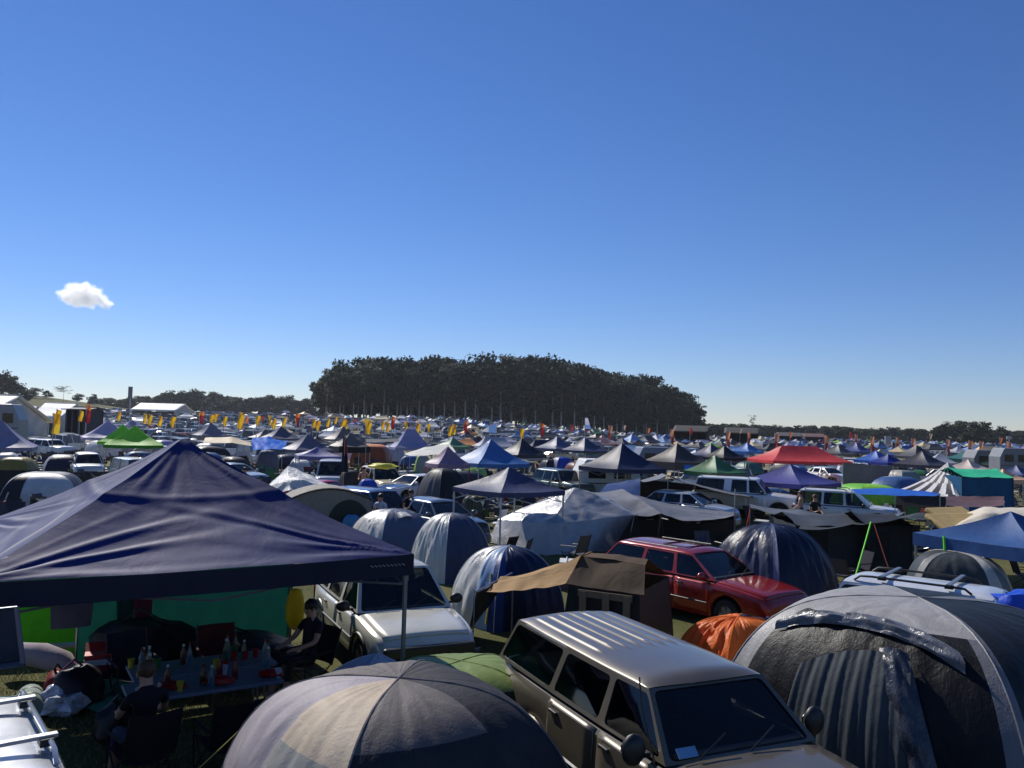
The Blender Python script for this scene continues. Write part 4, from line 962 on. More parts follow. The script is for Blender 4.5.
# second tarp roof behind, with blue side
tarp('long_grey_awning', 'long pale grey awning sloping down in front of the white ute', [[Y(640, 480, 41), Y(662, 473.5, 41), Y(690, 482, 41), Y(760, 497, 41)], [Y(645, 482, 37), Y(668, 475, 37), Y(700, 487, 37), Y(756, 498, 38)]], GRT, wr=.05, sag=.05, poles=[Y(668, 475, 37)], cat='awning')
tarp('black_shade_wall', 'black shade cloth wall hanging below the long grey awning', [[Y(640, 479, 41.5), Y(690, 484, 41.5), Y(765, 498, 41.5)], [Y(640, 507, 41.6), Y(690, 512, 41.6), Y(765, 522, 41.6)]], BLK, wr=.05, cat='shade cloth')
tarp('blue_tarp', 'dark blue tarpaulin stretched low beside the grey tarpaulin shelter', [[Y(607, 484, 38), Y(640, 478, 38)], [Y(600, 492, 35.5), Y(640, 497, 36)]], fabric((48, 72, 120), trans=.12), wr=.06, cat='tarpaulin', poles=[Y(640, 478, 38)])
# olive shade sheet in front of white suv, dark cabin tents behind
OLV = fabric((56, 60, 56), rough=.6, trans=.04)
tarp('olive_shade_sheet', 'dark olive shade sheet strung low in front of the white wagon', [[Y(750, 504, 30.5), Y(800, 509, 30.5), Y(850, 516, 30.5), Y(905, 512, 30)], [Y(752, 508, 28), Y(800, 517, 27.6), Y(850, 522, 27.2), Y(880, 521, 27)]], fabric((98, 100, 102), rough=.5, trans=.04), wr=.05, sag=.12, cat='shade sheet', poles=[Y(750, 504, 30.5), Y(905, 512, 30)])
def cabin(name, label, u0_, u1_, vt, y, dep, h2, col, walls, rise=.25, win=True, skew=0, cat='tent'):
    A, B = Y(u0_, vt, y), Y(u1_, vt + (u1_ - u0_) * math.tan(ROLL), y + skew)
    t_ = thing(name, label, cat, (A.x, A.y, 0), math.atan2(B.y - A.y, B.x - A.x)); L_ = (Vector((B.x, B.y)) - Vector((A.x, A.y))).length; h = A.z
    fm = fabric(col, rough=.55, trans=.04); wm = fabric(walls, rough=.6, trans=.03)
    b = MB(); b.grid(drape_fn([[(0, -.1, h - .02), (L_ / 2, -.1, h), (L_, -.1, h - .02)], [(0, dep / 2, h + rise), (L_ / 2, dep / 2, h + rise - .06), (L_, dep / 2, h + rise)], [(0, dep, h), (L_ / 2, dep, h), (L_, dep, h)]], .03, rng.random() * 9, .05), 16, 12); b.build('roof', fm, t_)
    for nm, q0, q1 in (('front_wall', (0, 0), (L_, 0)), ('side_wall', (0, 0), (0, dep)), ('side_wall', (L_, 0), (L_, dep)), ('back_wall', (0, dep), (L_, dep))):
        b = MB(); b.grid(drape_fn([[(q0[0], q0[1], h - .03), (q1[0], q1[1], h - .03)], [(q0[0] * 1.0, q0[1], 0), (q1[0], q1[1], 0)]], .035, rng.random() * 9), 10, 8); b.build(nm, wm, t_)
    for (x, y_) in ((0, 0), (L_, 0)):
        b = MB(); b.path([(x, y_ - .02, 0), (x, y_ - .02, h)], .022, 6); b.build('corner_pole', PLASTIC, t_)
    if win:
        b = MB(); b.grid(lambda s, q: (L_ * (.18 + .3 * s), -.03, h * (.25 + .6 * q)), 4, 4); b.build('door', BLK, t_)
    return t_
cabin('dark_cabin_tent', 'dark slate cabin tent behind the navy dome and green straps', 796, 862, 524, 25.5, 2.6, 0, (70, 74, 78), (52, 55, 62))
cabin('square_black_tent', 'square black tent beside the green strapped pole and blue gazebo', 868, 912, 524, 25, 2.6, 0, (52, 54, 58), (36, 38, 44))
tarp('dark_fly_sheet', 'dark sagging fly sheet over the square black tents', [[Y(800, 519, 27), Y(860, 521, 27), Y(920, 512, 27), Y(990, 515, 27)], [Y(800, 528, 24.5), Y(853, 524, 24), Y(905, 517, 24), Y(950, 518, 24.5)]], OLV, wr=.05, sag=.12, cat='fly sheet')
def strap(label, p0, p1, col, r=.022, cat='strap', nm='ratchet_strap'):
    t_ = thing(nm, label, cat, (p1.x, p1.y, 0)); b = MB(); q0, q1 = p0 - t_.location, p1 - t_.location
    b.path([q0, q0 * .5 + q1 * .5 + Vector((0, 0, -.03)), q1], r, 5); b.build('webbing', fabric(col, trans=.2), t_)
    b = MB(); b.path([(q1.x, q1.y, q1.z - .1), (q1.x, q1.y, q1.z + .12)], .02, 5); b.build('peg', STEEL, t_); return t_
strap('lime green strap staked in front of the dark slate cabin tent', Y(871, 522, 23), Y(851, 592, 21), (120, 235, 50))
strap('rust brown cord crossing behind the tall lime strap', Y(874, 524, 23), Y(896, 590, 21.5), (150, 66, 50), .012, 'cord', 'tent_cord')
strap('lime green strap running down from the blue gazebo corner', Y(942, 545, 20), Y(926, 574, 19), (120, 225, 50), .018)
strap('short thick lime green strap wrapped on the blue gazebo leg', Y(944, 536, 19.6), Y(946, 568, 19.5), (120, 235, 60), .03)
strap('red orange strap hanging at the end of the grey tarpaulin shelter', Y(751, 505, 31), Y(747, 526, 31), (220, 70, 44), .03)

# right hand blue gazebo + grey dome under it
gb = Y(1000, 513, 19.2)
gazebo('blue_gazebo', 'bright blue gazebo roof with sagging side above the silver wagon', (gb.x + .55, gb.y + .5, 0), R(28), 3.0, 3.0, 1.80, gb.z, fabric((54, 88, 140), rough=.55, trans=.15), res=20, sag=.14, val=.3)
twot('grey_band_dome', 'smoky grey dome tent with a pale band beside the blue gazebo', 972, 556, 1.5, 112, [(128, 128, 126), (70, 74, 74), (196, 192, 184)], R(-20), dy=.6, bulge=.16, res=14, wr=.04, power=.6, sub=lambda k, s, q: 2 if k == 2 and .74 < s < .9 else (1 if k in (1, 2) and s < .8 else 0), rough=.4)
p = Y(960, 520, 24)
tarp('cream_canvas', 'cream white canvas sheet bulging beside the blue gazebo', [[Y(940, 522, 26), Y(985, 506, 26.5), Y(1040, 508, 26)], [Y(945, 530, 24), Y(985, 512, 24), Y(1040, 516, 24)], [Y(945, 545, 23.5), Y(985, 535, 23.2), Y(1040, 535, 23)]], fabric((216, 206, 186), trans=.15, rough=.6), wr=.08, cat='canvas')
for i, (uu, vv) in enumerate(((958, 518), (962, 525))):
    t = thing('foam_mattress', ('sand coloured mattress leaning on the cream canvas, upper of two', 'sand coloured mattress below the other one by the cream canvas')[i], 'mattress', Y(uu, vv, 25.5 - i * 1.2) * 1.0, R(-62 - 10 * i))
    b = MB(); b.box((0, 0, 0), (1.1, 1.8, .14), tilt=.45); b.build('foam', fabric((196, 168, 112), trans=0, rough=.8), t, smooth=False, bevel=.04)
    b = MB(); b.path([(.50, -.9, -.24), (.50, .9, -.24)], .012, 4); b.build('piping', fabric((150, 120, 80), trans=0), t)
    b = MB(); b.path([(.3, 0, -.1), (.3, 0, -t.location.z)], .04, 6); b.path([(-.5, 0, .05), (-.5, 0, -t.location.z)], .04, 6); b.build('trestle', STEEL, t)

# ------------------------------------------------------------------ middle-distance gazebos: (u, v_peak, v_eave, px width, colour, rot, label, options)
NV, BK = (46, 52, 84), (40, 40, 44)
def mgaz(nm, label, u, vp, ve, wpx, col, rot, ridge=0, dratio=1.0, ez=2.05, trans=.10, **kw):
    y = (H - ez) * F / (ve - hor(u)); c_, s_ = abs(math.cos(R(rot))), abs(math.sin(R(rot)))
    w_ = wpx * y / F / (c_ + s_ * dratio)
    p = atY(u, vp, y)
    fm = fabric(col, rough=.5, trans=trans, bump=.4)
    return gazebo(nm, label, (p.x, p.y, 0), R(rot), w_, w_ * dratio, ez, max(ez + .5, p.z), fm, ridge=ridge * w_, **kw)
mgaz('navy_gazebo_open', 'navy gazebo with flat pale edge and thin white legs', 509, 467, 488, 112, (62, 68, 100), 38, val=.16, legmat=WHITEPL, res=14)
MG_ = [
 ('blue_peak_gazebo', 'mid blue high peaked gazebo behind the open navy one', 491, 439, 462, 78, (62, 112, 172), 30, {}),
 ('navy_gazebo_wide', 'wide navy gazebo in front of a white caravan', 622, 443, 467, 84, (34, 42, 74), 32, {}),
 ('charcoal_gazebo', 'charcoal brown gazebo with drooping sides beside the wide navy one', 677, 443, 461, 62, (62, 58, 58), 30, dict(val=.5)),
 ('green_gazebo', 'forest green gazebo over a blue banner beside the white ute', 715, 455, 471, 60, (62, 112, 72), 35, {}),
 ('red_gazebo', 'long coral red gazebo with a flat ridge', 799, 446, 460, 94, (226, 84, 84), 12, dict(ridge=.45, dratio=.6, trans=.3)),
 ('purple_gazebo', 'violet blue gazebo below the long red one', 790, 464, 481, 98, (82, 84, 150), 38, dict(trans=.25, ez=1.68)),
 ('lime_gazebo', 'vivid lime green gazebo with dark green valance near the tall signpost', 135, 425, 444, 70, (140, 214, 62), 24, dict(trans=.3, valmat=fabric((62, 140, 30), trans=.3))),
 ('lime_green_gazebo', 'second lime green gazebo tucked behind the first', 123, 424, 441, 56, (140, 216, 70), 24, dict(trans=.3)),
 ('lilac_gazebo', 'pale lilac gazebo left of the lime green pair', 108, 420, 437, 62, (172, 168, 200), 30, dict(trans=.25)),
 ('lilac_grey_gazebo', 'lilac grey gazebo above the olive dome tent', 2, 420, 446, 80, (142, 138, 168), 25, dict(trans=.2)),
 ('slate_gazebo', 'slate grey high peaked gazebo behind the grey caravan', 308, 433, 449, 54, (104, 102, 122), 35, {}),
 ('lilac_flat_gazebo', 'flat lilac gazebo with a low roof beside the dark flag', 318, 448, 455, 52, (118, 116, 164), 20, dict(trans=.2, ez=2.1)),
 ('navy_grey_gazebo', 'grey gazebo with navy side over bright blue tarpaulin', 281, 426, 438, 44, (84, 84, 106), 35, {}),
 ('smoke_gazebo', 'small smoke grey gazebo behind the beige tarpaulin', 211, 422, 435, 38, (122, 120, 134), 40, {}),
 ('brown_gazebo', 'taupe brown gazebo right of the slate one', 343, 426, 439, 40, (112, 104, 102), 35, {}),
 ('taupe_gazebo', 'second taupe gazebo with a black side just below the first', 350, 433, 446, 44, (108, 102, 98), 30, dict(valmat=BLK, val=.5)),
 ('pale_lilac_gazebo', 'pale lilac grey gazebo with a flat ridge below the grove', 411, 429, 447, 46, (150, 150, 186), 18, dict(ridge=.25, trans=.2)),
 ('mauve_gazebo', 'dusty mauve gazebo with red legs beside the mid blue gazebo', 448, 446, 463, 46, (138, 116, 138), 28, dict(legmat=fabric((150, 40, 50), trans=0))),
 ('small_green_gazebo', 'small sage green gazebo above the white awning', 453, 437, 446, 36, (96, 134, 104), 35, {}),
 ('dark_peak_gazebo', 'near black gazebo just right of the mid blue peak', 522, 438, 454, 50, (44, 46, 62), 36, {}),
 ('grey_peak_gazebo', 'blue grey gazebo with lit left side below the grove', 557, 436, 448, 44, (84, 92, 122), 40, {}),
 ('navy_peak_gazebo', 'dark blue grey gazebo left of the wide navy one', 585, 437, 450, 46, (66, 72, 100), 38, {}),
 ('peach_gazebo', 'small peach pink gazebo below the right end of the grove', 602, 435, 443, 26, (220, 170, 150), 30, dict(trans=.25)),
 ('pale_blue_gazebo', 'small pale blue gazebo right of the peach one', 632, 434, 441, 26, (110, 150, 205), 30, dict(trans=.2)),
 ('navy_barn_gazebo', 'navy gazebo below the first barn', 711, 443, 455, 40, (56, 62, 98), 30, {}),
 ('black_barn_gazebo', 'black gazebo directly right of the navy one below the barns', 724, 445, 457, 40, (36, 36, 42), 30, {}),
 ('azure_gazebo', 'azure gazebo below the second barn', 747, 442, 451, 32, (70, 120, 186), 35, dict(trans=.2)),
 ('royal_blue_gazebo', 'royal blue gazebo behind the hanging grey wall', 876, 450, 460, 40, (58, 104, 186), 30, dict(trans=.2)),
 ('deep_blue_gazebo', 'deep blue gazebo leaning against the royal blue one', 888, 454, 462, 34, (44, 60, 140), 20, dict(trans=.2)),
 ('indigo_gazebo', 'indigo gazebo above the right end of the long red one', 856, 442, 451, 34, (68, 78, 130), 35, {}),
 ('charcoal_right_gazebo', 'charcoal grey gazebo behind the black and white striped tent', 922, 451, 464, 54, (66, 66, 76), 32, {}),
 ('grey_right_gazebo', 'mid grey gazebo left of the charcoal one below the far trees', 838, 444, 453, 34, (92, 92, 92), 32, {}),
 ('sand_gazebo', 'sand beige gazebo roof beside the striped tent', 968, 459, 468, 40, (208, 190, 180), 30, dict(trans=.2)),
 ('peach_low_gazebo', 'peach gazebo roof above the teal and green tarpaulin booth', 1003, 471, 478, 40, (222, 182, 150), 15, dict(trans=.2)),
 ('blue_edge_gazebo', 'dusty blue gazebo beside the peach roof', 1016, 465, 474, 40, (78, 88, 128), 30, {}),
 ('pale_green_gazebo', 'pale sage gazebo near the caravans on the right', 1003, 456, 463, 38, (170, 186, 150), 25, dict(trans=.2)),
]
for (nm, lb, u, vp, ve, wp, cl, ro, kw) in MG_: mgaz(nm, lb, u, vp, ve, wp, cl, ro, **dict(dict(res=8), **kw))

# ------------------------------------------------------------------ middle-distance tents
MD = [
 ('orange_dome', 'large orange dome tent with brown side behind the beige car', 372, 444, 2.1, 46, [(230, 150, 92), (150, 82, 52)], 0, dict(sub=lambda k, s, q: 0 if k == 1 or q > .7 else 1, power=.5)),
 ('olive_dome', 'olive and black dome tent at the edge of the navy gazebo roof', 17, 457, 2.0, 46, [(138, 122, 62), (30, 30, 34)], 10, dict(sub=lambda k, s, q: 0 if q > .5 else 1, power=.5)),
 ('white_arch_tent', 'white and grey arched tent beside the navy gazebo roof', 46, 472, 1.5, 84, [(206, 204, 204), (128, 126, 124), (44, 44, 50)], 20, dict(power=.55, sub=lambda k, s, q: 1 if q > .78 else (0 if k in (1, 2) and s > .3 else 2))),
 ('navy_white_dome', 'small navy and white dome tent beside the slate gazebo', 268, 450, 1.7, 26, [(104, 110, 128), (30, 34, 50)], 20, dict(power=.55)),
 ('sand_dome', 'sand coloured low dome tent behind the navy gazebo peak', 183, 425, 1.8, 32, [(196, 190, 166), (168, 160, 138)], 20, dict(power=.5)),
 ('cream_dome', 'small cream dome tent in front of the sand one', 179, 432, 1.5, 20, [(206, 198, 176), (180, 172, 150)], 20, dict(power=.5)),
 ('khaki_tent', 'khaki and black striped dome tent near the orange flag', 47, 418, 2.2, 20, [(170, 152, 118), (70, 62, 54)], 10, dict(power=.5)),
 ('navy_small_tent', 'dark blue peaked tent beside the lilac gazebo', 76, 428, 2.0, 18, [(34, 44, 104), (24, 30, 70)], 30, dict(power=1.1, bulge=0)),
 ('blue_small_dome', 'cobalt blue and grey dome tent beside the white caravan', 562, 457, 1.7, 26, [(44, 74, 180), (150, 154, 166)], 20, dict(power=.55)),
 ('beige_arch_dome', 'beige and maroon arched tent beside the white caravan', 578, 462, 1.7, 30, [(206, 186, 150), (96, 48, 36)], 20, dict(power=.55)),
 ('grey_navy_dome', 'black dome tent behind the open navy gazebo', 551, 459, 1.5, 26, [(48, 50, 64), (34, 36, 46)], 20, dict(power=.55)),
 ('teal_dome', 'muted teal tent behind the forest green gazebo', 748, 461, 1.7, 32, [(70, 132, 122), (60, 104, 104)], 20, dict(power=.9)),
 ('yellow_dome', 'yellow and black dome tent behind the white wagon', 824, 481, 1.45, 34, [(206, 220, 60), (34, 36, 32)], 10, dict(sub=lambda k, s, q: 0 if k in (1,) or (k == 2 and s < .25) else 1, power=.6)),
 ('lime_dome', 'lime green dome tent behind the white wagon roof', 868, 484, 1.5, 66, [(150, 214, 70), (120, 190, 60)], 10, dict(power=.5)),
 ('grey_sage_dome', 'grey green dome tent left of the black and white striped tent', 902, 470, 1.6, 34, [(130, 148, 146), (176, 170, 160)], 20, dict(power=.55)),
 ('blue_floor_tent', 'cobalt blue low tent behind the blue four-wheel drive', 368, 479, 1.3, 26, [(44, 90, 190), (36, 70, 150)], 20, dict(power=.6)),
 ('black_white_dome', 'black dome tent with tan ribs beside the dark flag', 351, 470, 1.5, 30, [(58, 58, 54), (44, 44, 42), (150, 130, 90)], 20, dict(power=.6, sub=lambda k, s, q: 2 if s < .1 else 0)),
 ('pale_grey_tent', 'pale grey tent with lime trim under the white awning', 423, 455, 1.8, 20, [(150, 152, 156), (160, 200, 50)], 10, dict(power=.6)),
 ('sky_blue_tent', 'tiny sky blue tent top between the grey caravan and grey dome', 352, 515, 1.2, 26, [(80, 140, 180), (70, 120, 170)], 10, dict(power=.5)),
 ('grey_low_dome', 'olive grey tent bundle beside the navy gazebo legs', 472, 496, 1.2, 26, [(86, 90, 66), (50, 52, 44)], 10, dict(power=.6, wr=.12)),
]
for (nm, lb, u, v, h_, wp, cl, ro, kw) in MD:
    kw = dict(dict(res=7, wr=.03, trans=.15), **kw); twot(nm, lb, u, v, h_, wp, cl, R(ro), **kw)
# striped tent
p = Y(948, 462, 41)
t = thing('striped_tent', 'black and white striped pyramid tent beside the teal tarpaulin booth', 'tent', (p.x, p.y, 0), R(25))
b = MB(); zt_ = p.z
for k in range(4):
    a0_, a1_ = R(45 + 90 * k), R(135 + 90 * k)
    def fn(s, q, a0_=a0_, a1_=a1_):
        x = (math.cos(a0_) * (1 - s) + math.cos(a1_) * s) * 2.5; y = (math.sin(a0_) * (1 - s) + math.sin(a1_) * s) * 2.5
        return (x * (1 - q), y * (1 - q), 1.35 + (zt_ - 1.35) * q - .22 * math.sin(math.pi * q) + .05 * noise.noise(Vector((x * 2, y * 2, q * 4))) * (1 - q))
    b.grid(fn, 24, 10, lambda s, q: int((s * 8 + .35 * math.sin(q * 5)) % 2))
b.build('striped_roof', [fabric((216, 212, 212), trans=.1), fabric((34, 32, 42), trans=.02)], t, merge=.001)
for k in range(4):
    a0_, a1_ = R(45 + 90 * k), R(135 + 90 * k)
    b = MB(); b.grid(lambda s, q: ((math.cos(a0_) * (1 - s) + math.cos(a1_) * s) * 2.35, (math.sin(a0_) * (1 - s) + math.sin(a1_) * s) * 2.35, 1.42 * q), 6, 3); b.build('wall', fabric((54, 50, 54), trans=.02), t)
# teal booth
t = cabin('teal_booth', 'teal and green tarpaulin booth beside the striped tent', 962, 1013, 476, 39, 2.6, 0, (60, 190, 140), (20, 82, 120), rise=.35, win=False)
tarp('grey_hanging_wall', 'flat mid grey sheet hanging below the royal blue gazebo', [[Y(843, 463, 50), Y(868, 465, 50), Y(893, 466, 50)], [Y(843, 484, 50), Y(866, 486, 50), Y(884, 486, 50)]], fabric((92, 92, 96), trans=.05), wr=.05, cat='sheet', poles=[Y(843, 463, 50), Y(893, 466, 50)])
tarp('blue_awning', 'thin bright blue awning strip in front of the lime dome tent', [[Y(852, 489, 36), Y(895, 488, 36.5), Y(940, 493, 37)], [Y(856, 494, 34), Y(895, 495.5, 34), Y(936, 496, 34.5)]], fabric((46, 110, 214), trans=.3), wr=.04, cat='awning', poles=[Y(852, 489, 36), Y(895, 495.5, 34), Y(940, 493, 37)])
tarp('bright_blue_tarp', 'shiny bright blue tarpaulin draped below the navy sided gazebo', [[Y(252, 438, 66), Y(268, 437, 66), Y(287, 441, 66)], [Y(252, 450, 60), Y(268, 449, 60), Y(285, 449, 60)]], fabric((30, 92, 200), trans=.2, rough=.25), wr=.12, cat='tarpaulin')
tarp('beige_awning', 'long beige awning behind the navy gazebo peak', [[Y(205, 438, 66), Y(232, 437, 66), Y(250, 442, 66)], [Y(203, 443, 60), Y(232, 443, 60), Y(252, 446, 60)]], fabric((212, 190, 150), trans=.2), wr=.05, cat='awning', poles=[Y(203, 443, 60), Y(252, 446, 60)])
tarp('silver_low_tarp', 'crumpled silver white tarpaulin heap behind the grey caravan', [[Y(272, 482, 37), Y(288, 466, 37), Y(305, 472, 37), Y(326, 484, 37)], [Y(268, 486, 35), Y(290, 480, 34.5), Y(305, 482, 34.5), Y(330, 486, 34.5)], [Y(268, 492, 34.6), Y(290, 490, 34), Y(305, 490, 34), Y(330, 490, 34)]], fabric((214, 212, 206), trans=.1, rough=.35, bump=.9), wr=.12, cat='tarpaulin')
tarp('white_awning', 'white awning sheet stretched left of the dusty mauve gazebo', [[Y(404, 454, 56), Y(425, 447, 58), Y(450, 444, 60)], [Y(410, 456, 54), Y(432, 455, 54), Y(456, 452, 55)]], fabric((226, 222, 210), trans=.2), wr=.04, cat='awning', poles=[Y(404, 454, 56), Y(410, 456, 54), Y(432, 455, 54)])
tarp('long_shade_roof', 'black shade roof on posts left of the pale lilac gazebo', [[Y(366, 439, 66), Y(398, 439, 66)], [Y(366, 442, 62), Y(400, 441.5, 62)]], BLK, wr=.02, cat='shade roof', poles=[Y(366, 442, 62), Y(400, 441.5, 62)])
tarp('blue_banner', 'blue banner hung below the forest green gazebo', [[Y(684, 465, 45.5), Y(708, 467, 45.5)], [Y(684, 476, 45.6), Y(708, 477, 45.6)]], fabric((36, 84, 180), trans=.2), wr=.04, cat='banner')

tarp('brown_awning', 'faded maroon brown awning strip below the teal tarpaulin booth', [[Y(946, 495, 33), Y(975, 496, 33), Y(1004, 496, 33)], [Y(946, 505, 31), Y(975, 507, 31), Y(1004, 505, 31)]], fabric((104, 78, 74), trans=.1), wr=.05, sag=.06, cat='awning', poles=[Y(946, 505, 31), Y(1004, 505, 31)])
twot('slate_blue_dome', 'slate blue dome tent under the faded maroon brown awning', 968, 503, 1.3, 30, [(44, 78, 110), (36, 60, 90)], R(20), res=7, power=.55)
# camper trailer / caravans
def caravan(nm, label, u, v, h_, wpx, dirx, body, win, dome_roof=False, ln=None):
    p = atZ(u, v, h_); L_ = ln or wpx * p.y / F
    t_ = thing(nm, label, 'caravan', (p.x, p.y, 0), dirx)
    bm_ = solid('caravan_shell', body, .45, 0, .06, 2)
    b = MB(); W_ = 2.1
    pr_ = [(-L_ / 2, .45), (-L_ / 2, h_ * .7), (-L_ / 2 + .35, h_), (L_ / 2 - .5, h_), (L_ / 2, h_ * .62), (L_ / 2, .45)]
    n = len(pr_)
    vs = [(x, -W_ / 2, z) for x, z in pr_] + [(x, W_ / 2, z) for x, z in pr_]
    b.add(vs, [tuple(range(n))[::-1], tuple(range(n, 2 * n))] + [(i, (i + 1) % n, n + (i + 1) % n, n + i) for i in range(n)])
    b.build('shell', bm_, t_, smooth=False, bevel=.08)
    for k in (0, 1):
        b = MB(); b.box((L_ * (-.22 + .42 * k), -W_ / 2 - .005, h_ * .66), (L_ * .28, .03, h_ * .24)); f_ = b.build('window', GLASS, t_, smooth=False, bevel=.01)
    b = MB(); b.box((0, -W_ / 2 - .003, h_ * .42), (L_ * .96, .02, .07)); b.build('stripe', solid('stripe', win, .4), t_, smooth=False)
    for s_ in (-1, 1):
        b = MB(); b.lathe([(0, -.09), (.3, -.09), (.33, -.06), (.33, .06), (.3, .09), (0, .09)], 18, (0, s_ * (W_ / 2 - .12), .33), 'y'); b.build('wheel', RUBBER, t_)
    b = MB(); b.path([(L_ / 2, .4, .45), (L_ / 2 + .9, 0, .45)], .03, 5); b.path([(L_ / 2, -.4, .45), (L_ / 2 + .9, 0, .45)], .03, 5); b.build('drawbar', STEEL, t_)
    return t_
o = caravan('white_caravan', 'white caravan with a dark window under the wide navy gazebo', 603, 463, 2.35, 50, R(8), (214, 212, 206), (90, 90, 96), ln=3.6); pq = atY(606, 470, 48.5); o.location = (pq.x, pq.y, 0)
CARAV = [(1010, 448, 2.5, 30, 'silver grey caravan near the tall trees on the right', (118, 122, 128)), (985, 450, 2.4, 34, 'grey caravan with dark windows left of the silver one', (104, 108, 114)), (590, 441, 2.5, 26, 'long pale grey caravan behind the wide navy gazebo', (122, 132, 148)), (655, 447, 2.4, 40, 'blue grey caravan behind the charcoal brown gazebo', (104, 114, 134)), (6, 404, 3.0, 34, 'rounded grey caravan below the white marquee', (146, 146, 150))]
for i, (u, v, h_, wp, lb, bc) in enumerate(CARAV):
    y = [70, 74, 105, 72, 60][i]; p = atY(u, v, y)
    o = caravan('caravan', lb, u, v, h_, wp, R(-6 + 5 * i), bc, (70, 74, 84), ln=wp * y / F); o.location = (p.x, p.y, p.z - h_)
# grey camper trailer with arched green door end
p = atZ(327, 487, 1.95)
t = thing('camper_trailer', 'grey canvas camper trailer with dark green arched end beyond the navy gazebo', 'camper trailer', (p.x, p.y, 0), R(18))
b = MB(); pr_ = [(-1.35, .4), (-1.35, 1.55)] + [(-1.35 + 2.7 * i / 12, 1.55 + .40 * math.sin(math.pi * i / 12) ** .8) for i in range(1, 12)] + [(1.35, 1.55), (1.35, .4)]
b.grid(lambda s, q: (pr_[min(int(s * 14 + .5), 14)][0], -1.1 + 2.4 * q, pr_[min(int(s * 14 + .5), 14)][1]), 14, 6); b.build('canvas_shell', fabric((148, 142, 132), rough=.8, trans=.05), t, angle=30)
for y0 in (-1.08, 1.28):
    b = MB(); b.add([(x, y0, z) for x, z in pr_], [tuple(range(len(pr_)))]); b.build('end_wall', fabric((128, 122, 112), trans=.02), t, smooth=False)
b = MB(); b.add([(.62 + .72 * math.cos(a), -1.10, .45 + 1.18 * abs(math.sin(a)) ** .75) for a in np.linspace(0, math.pi, 18)], [tuple(range(18))]); b.build('door', fabric((34, 48, 40), trans=.02), t, smooth=False)
b = MB(); b.box((0, .1, .3), (2.7, 2.3, .28)); b.build('trailer_base', PLASTIC, t, smooth=False, bevel=.03)
for s_ in (-1, 1):
    b = MB(); b.lathe([(0, -.09), (.28, -.09), (.3, .0), (.28, .09), (0, .09)], 16, (s_ * 1.2, .1, .3), 'y'); b.build('wheel', RUBBER, t)
b = MB(); b.path([(-1.4, -1.12, 1.6)] + [(x, -1.12, z + .03) for x, z in pr_[2:13]] + [(1.4, -1.12, 1.6)], .035, 6); b.build('roof_edge', PLASTIC, t)

# ------------------------------------------------------------------ middle-distance vehicles (u, v of the roof centre, height)
def mveh(nm, label, u, v, kind, col, fwd, metal=.2, **kw):
    h_ = SPEC[kind]['H']; p = atZ(u, v, h_); return vehicle(nm, label, (p.x, p.y, 0), fwd, kind, paint(col, metal, .32), lod=1, **kw)
pu = atY(748, 480, 40.6); vehicle('white_ute', 'white dual cab ute with matching canopy behind the long grey awning', (pu.x, pu.y, 0), (.90, -.44), 'ute', paint((218, 218, 216), 0, .32), lod=1, rails=True, H=1.96, belt=1.2, hood=1.2, nose=1.08)
mveh('white_suv', 'cream white wagon with roof rails in front of the lime dome tent', 847, 489.5, 'suv', (214, 210, 200), (.87, -.5), .05, rails=PLASTIC)
mveh('grey_hatch', 'slate grey hatchback behind the tall silver dome tent', 440, 499, 'hatch', (84, 92, 102), (.62, -.78), .4)
mveh('blue_four_wheel_drive', 'blue four-wheel drive beside the man in the white shirt', 376, 488.5, 'suv', (62, 82, 120), (.75, -.66), .3)
mveh('beige_four_wheel_drive', 'beige four-wheel drive with yellow load on its roof facing the camera', 383, 466.5, 'suv', (206, 192, 160), (.45, -.9), .1)
mveh('white_sedan', 'white sedan parked beside the beige four-wheel drive', 414, 474, 'sedan', (222, 222, 222), (-.62, -.78), 0)
mveh('white_van', 'white van half hidden under the flat lilac gazebo', 332, 459, 'van', (206, 210, 214), (.2, -.98), 0)
mveh('silver_van', 'silver sedan roof behind the navy gazebo peak', 236, 463, 'sedan', (170, 176, 180), (.8, -.6), .4)
mveh('blue_white_ute', 'silver wagon with purple windscreen reflection left of the navy gazebo peak', 88, 452.5, 'suv', (196, 200, 204), (.5, -.86), .3)
mveh('white_box_ute', 'white wagon roof beside the dark blue peaked tent', 50, 439, 'wagon4wd', (216, 218, 222), (.9, -.4), 0)
mveh('red_roof_car', 'red sedan showing only its roof behind the camper trailer', 326, 480, 'sedan', (186, 40, 52), (.9, -.4), .2)
mveh('silver_boat_car', 'silver hatchback under the long grey awning', 690, 491, 'hatch', (180, 186, 190), (.8, -.6), .4)
mveh('white_rear_car', 'white sedan between the violet gazebo and the grey hanging sheet', 828, 467, 'sedan', (220, 222, 224), (.3, -.95), 0)
mveh('grey_van_mid', 'dark grey hatchback behind the open navy gazebo', 640, 469.5, 'hatch', (70, 74, 80), (.8, -.6), .3)
mveh('green_grey_wagon', 'grey green wagon right of the open navy gazebo', 563, 469, 'suv', (92, 104, 98), (.5, -.85), .3)
p = atZ(383, 464, 1.95); e = MB(); e.ball((0, 0, .12), (.75, .45, .16), 16, jit=.3, seed=2); o = e.build('yellow_roof_load', fabric((220, 210, 70), trans=.1)); o.location = (p.x, p.y, 1.72); tag(o, 'yellow bundle tied on the beige four-wheel drive roof', 'bundle')
